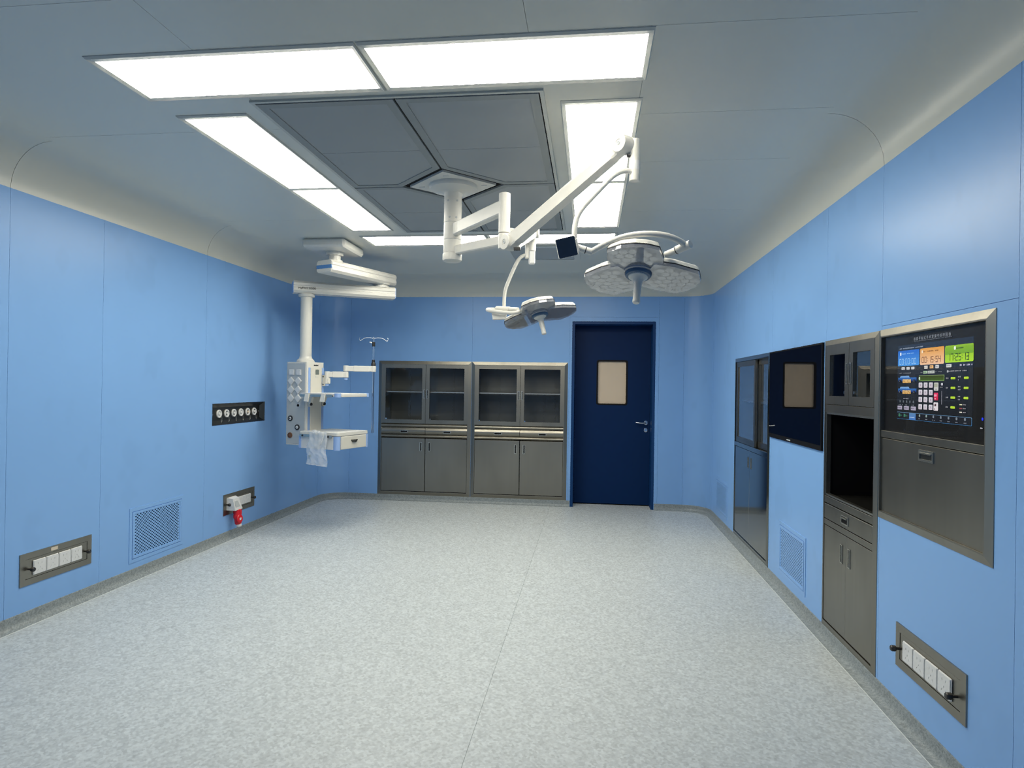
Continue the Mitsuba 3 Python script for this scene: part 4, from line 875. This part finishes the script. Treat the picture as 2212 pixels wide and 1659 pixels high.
def lamp_head(P, h, ex, rot, k):
    """Three-lobed lamp head: P centre of the light face, h the way the light points."""
    P, h, ex = np.array(P), np.array(h) / np.linalg.norm(h), np.array(ex); ex = ex - h * (ex @ h); ex /= np.linalg.norm(ex); ey = np.cross(h, ex)
    f = Fr(P, ex, ey, -h)                                   # c axis: away from the light, up into the housing
    lobes, taken = [], []
    LEN = (.296, .236, .288)
    for i, ang in enumerate((rot, rot + 120, rot + 240)):
        q = LEN[i] / .288
        pts = [(.030, -.112), (.120 * q, -.124), (.232 * q, -.116), (.268 * q, -.066), (.284 * q, -.012), (.280 * q, .045), (.240 * q, .112), (.120 * q, .126), (.030, .112)]
        lobes.append(affinity.rotate(Polygon(pts)
                                    .buffer(-.014).buffer(.014), ang, origin=(0, 0)))
    core = Point(0, 0).buffer(.130, quad_segs=12)
    head = part(k, 'lamp_head', f(trimesh.util.concatenate([prism(core, .020, .060)])), 'm_white')
    for i, lb in enumerate(lobes):
        lv = .007 if i == 1 else 0.0
        other = unary_union([q for j, q in enumerate(lobes) if j < i]) if i else Polygon()
        sh_ = lb
        lay = [(0.0, .014 + lv), (-.002, .020 + lv), (-.006, .034 + lv), (-.016, .043 + lv), (-.034, .049 + lv)]
        ms = []
        for (o0, z0), (o1, z1) in zip(lay, lay[1:]):
            a, b = sh_.buffer(o0, join_style=1) if o0 else sh_, sh_.buffer(o1)
            ra, rb = np.array(a.exterior.coords)[:-1], np.array(b.exterior.coords)[:-1]
            N = 72
            def samp(g): return np.array([g.exterior.interpolate(s, normalized=True).coords[0] for s in np.linspace(0, 1, N, endpoint=False)])
            pa, pb = samp(a), samp(b)
            st = int(np.argmin(((pb - pa[0]) ** 2).sum(1))); pb = np.roll(pb, -st, 0)
            if Polygon(pa).exterior.is_ccw != Polygon(pb).exterior.is_ccw: pb = np.roll(pb[::-1], 1, 0)
            v = np.vstack([np.c_[pa, np.full(N, z0)], np.c_[pb, np.full(N, z1)]]); fa = []
            for q in range(N): q2 = (q + 1) % N; fa += [[q, q2, N + q2], [q, N + q2, N + q]]
            mm = trimesh.Trimesh(v, np.array(fa), process=False)
            if not Polygon(pa).exterior.is_ccw: mm.invert()
            ms.append(mm)
        ms.append(prism(sh_.buffer(-.034), .047 + lv, .0492 + lv))
        part(head, 'housing', f(join(*ms)), 'm_white', smooth=40)
        part(head, 'base_plate', f(prism(sh_.buffer(-.003), .014 + lv, .017 + lv)), 'm_lampbase')
        part(head, 'rim', f(prism(sh_.buffer(.0012).difference(sh_.buffer(-.004)), .0105 + lv, .0142 + lv)), 'm_black_plastic')
        part(head, 'cover_side', f(prism(sh_.buffer(-.0005).difference(sh_.buffer(-.0025)), -.006 + lv, .0105 + lv)), 'm_lens_cover')
        part(head, 'clear_cover', f(prism(sh_.buffer(-.003), -.006 + lv, -.0045 + lv)), 'm_lens_cover', label='clear cover over the lenses')
        ok = sh_.buffer(-.021).difference(Point(0, 0).buffer(.086)); an = math.radians((rot, rot + 120, rot + 240)[i]); row = 0
        for r in np.arange(.080, .300, .0355):
            row += 1
            for t in np.arange(-.123, .124, .041) + (.0205 if row % 2 else 0):
                x, y = r * math.cos(an) - t * math.sin(an), r * math.sin(an) + t * math.cos(an)
                if not ok.contains(Point(x, y)) or any(np.hypot(x - u, y - v) < .033 for u, v in taken): continue
                taken.append((x, y))
                part(head, 'lens', f(lathe([(.0178, -.003), (.0192, -.0035), (.0185, .0010), (.0130, .0085), (.006, .0130), (.0, .0132)], (x, y, lv), (0, 0, 1), 16)), 'm_lens', smooth=50)
                part(head, 'led', f(lathe([(0, -.001), (.0060, .001), (.0068, .006), (.0050, .0125), (0, .0125)], (x, y, lv), (0, 0, 1), 10)), 'm_led', smooth=50)
    part(head, 'handle_ring', f(lathe([(.061, .012), (.061, -.012), (.056, -.020), (.046, -.022)], (0, 0, 0), (0, 0, 1), 44)), 'm_ringblue', smooth=35)
    part(head, 'handle', f(lathe([(.046, -.018), (.044, -.026), (.030, -.034), (.022, -.044), (.019, -.060), (.0165, -.130), (.0175, -.150), (.014, -.155), (0, -.156)], (0, 0, 0), (0, 0, 1), 36)), 'm_white', smooth=35)
    part(head, 'trim_ring', f(lathe([(.062, .013), (.070, .010), (.070, -.004), (.062, -.006)], (0, 0, 0), (0, 0, 1), 44)), 'm_lampbase', smooth=35)
    return f, head
H1P, H1H, H1X, H1ROT = (.213, 2.997, 1.982), (-.0745, -.296, -.952), (.991, .077, -.106), -12
f1, hd1 = lamp_head(H1P, H1H, H1X, H1ROT, k)
a_in, a_out = f1.pt(.100, .108, .045), f1.pt(.185, .205, .055)
part(k, 'yoke_joint', join(cyl(a_in, a_in + (a_out - a_in) * .55, .0150, 24, .002), cyl(a_in + (a_out - a_in) * .45, a_out, .0185, 24, .003)), 'm_white', smooth=35)
part(k, 'joint_ring', cyl(a_in + (a_out - a_in) * .44, a_in + (a_out - a_in) * .47, .0187, 24), 'm_ink')
YA = [Y1 + (Y1 - Y0) * .1, (.064, 2.860, 2.088), (.138, 2.835, 2.110), (.222, 2.820, 2.118), (.315, 2.815, 2.108), a_in + (a_out - a_in) * .82]
part(k, 'yoke_tube', tube(smooth_path(YA, 46), .0130, 18), 'm_white', smooth=35)

# second, farther head
dB = np.array([-.559, 3.808]) - np.array([-.867, 4.086]); dB /= np.linalg.norm(dB); LB0 = LC
TB = np.array([-.500, 3.835])
part(k, 'extension_arm', up_box(LC, TB - LC, .045, np.linalg.norm(TB - LC) - .02, .052, 2.305, 2.362, .006), 'm_white')
part(k, 'arm_label', up_box(LC, TB - LC, .070, .112, .0532, 2.318, 2.352, 0), 'm_cream')
part(k, 'arm_post', cyl((*TB, 2.275), (*TB, 2.400), .0330, 36, .004), 'm_white', smooth=35)
A2, B2 = np.array([-.478, 3.860, 2.318]), np.array([-.425, 4.610, 2.560])
spring_arm(A2, B2, .052, .064, .046, .054, np.array([1.0, -.1, 0]), .040, .038)
E2 = np.array([-.440, 4.682])
part(k, 'arm_end_tube', join(cyl((*E2, 2.440), (*E2, 2.600), .0285, 32, .004), cyl(B2, (*E2, B2[2]), .022, 20)), 'm_white', smooth=35)
part(k, 'tube_collar', up_box(E2, (1, .17), -.024, .024, .046, 2.345, 2.446, .008), 'm_white_cool')
part(k, 'tube_bracket', up_box(E2 + np.array([-.036, -.004]), (1, .17), -.014, .014, .040, 2.385, 2.500, .006), 'm_white')
GP2 = [(-.452, 4.678, 2.414), (-.486, 4.673, 2.412), (-.515, 4.670, 2.400), (-.547, 4.666, 2.358), (-.578, 4.662, 2.290), (-.610, 4.659, 2.212), (-.630, 4.656, 2.150), (-.636, 4.654, 2.100), (-.637, 4.652, 2.020)]
part(k, 'yoke_tube', tube(smooth_path(GP2, 46), .0130, 18), 'm_white', smooth=35)
H2P, H2H, H2X, H2ROT = (-.370, 4.588, 1.968), (.250, -.200, -.947), (.960, .173, .222), -24
f2, hd2 = lamp_head(H2P, H2H, H2X, H2ROT, k)
j2 = np.array([-.690, 4.640, 2.014]); i2 = f2.pt(-.150, .075, .040)
part(k, 'yoke_joint', join(cyl(j2, j2 + (i2 - j2) * .62, .0185, 24, .003), cyl(j2 + (i2 - j2) * .55, i2, .0150, 24, .002)), 'm_white', smooth=35)
YB2 = [(-.690, 4.640, 2.006), (-.745, 4.600, 2.004), (-.735, 4.540, 1.990), (-.640, 4.500, 1.972), (-.560, 4.490, 1.966), (-.500, 4.50, 1.975)]
part(k, 'yoke_tube', tube(smooth_path(YB2, 46), .0130, 18), 'm_white', smooth=35)
part(k, 'control_panel', hull([(-.715, 4.56, 1.985), (-.600, 4.53, 1.985), (-.705, 4.55, 1.925), (-.610, 4.52, 1.925), (-.715, 4.60, 1.985), (-.600, 4.57, 1.985), (-.705, 4.59, 1.925), (-.610, 4.56, 1.925)]), 'm_white')
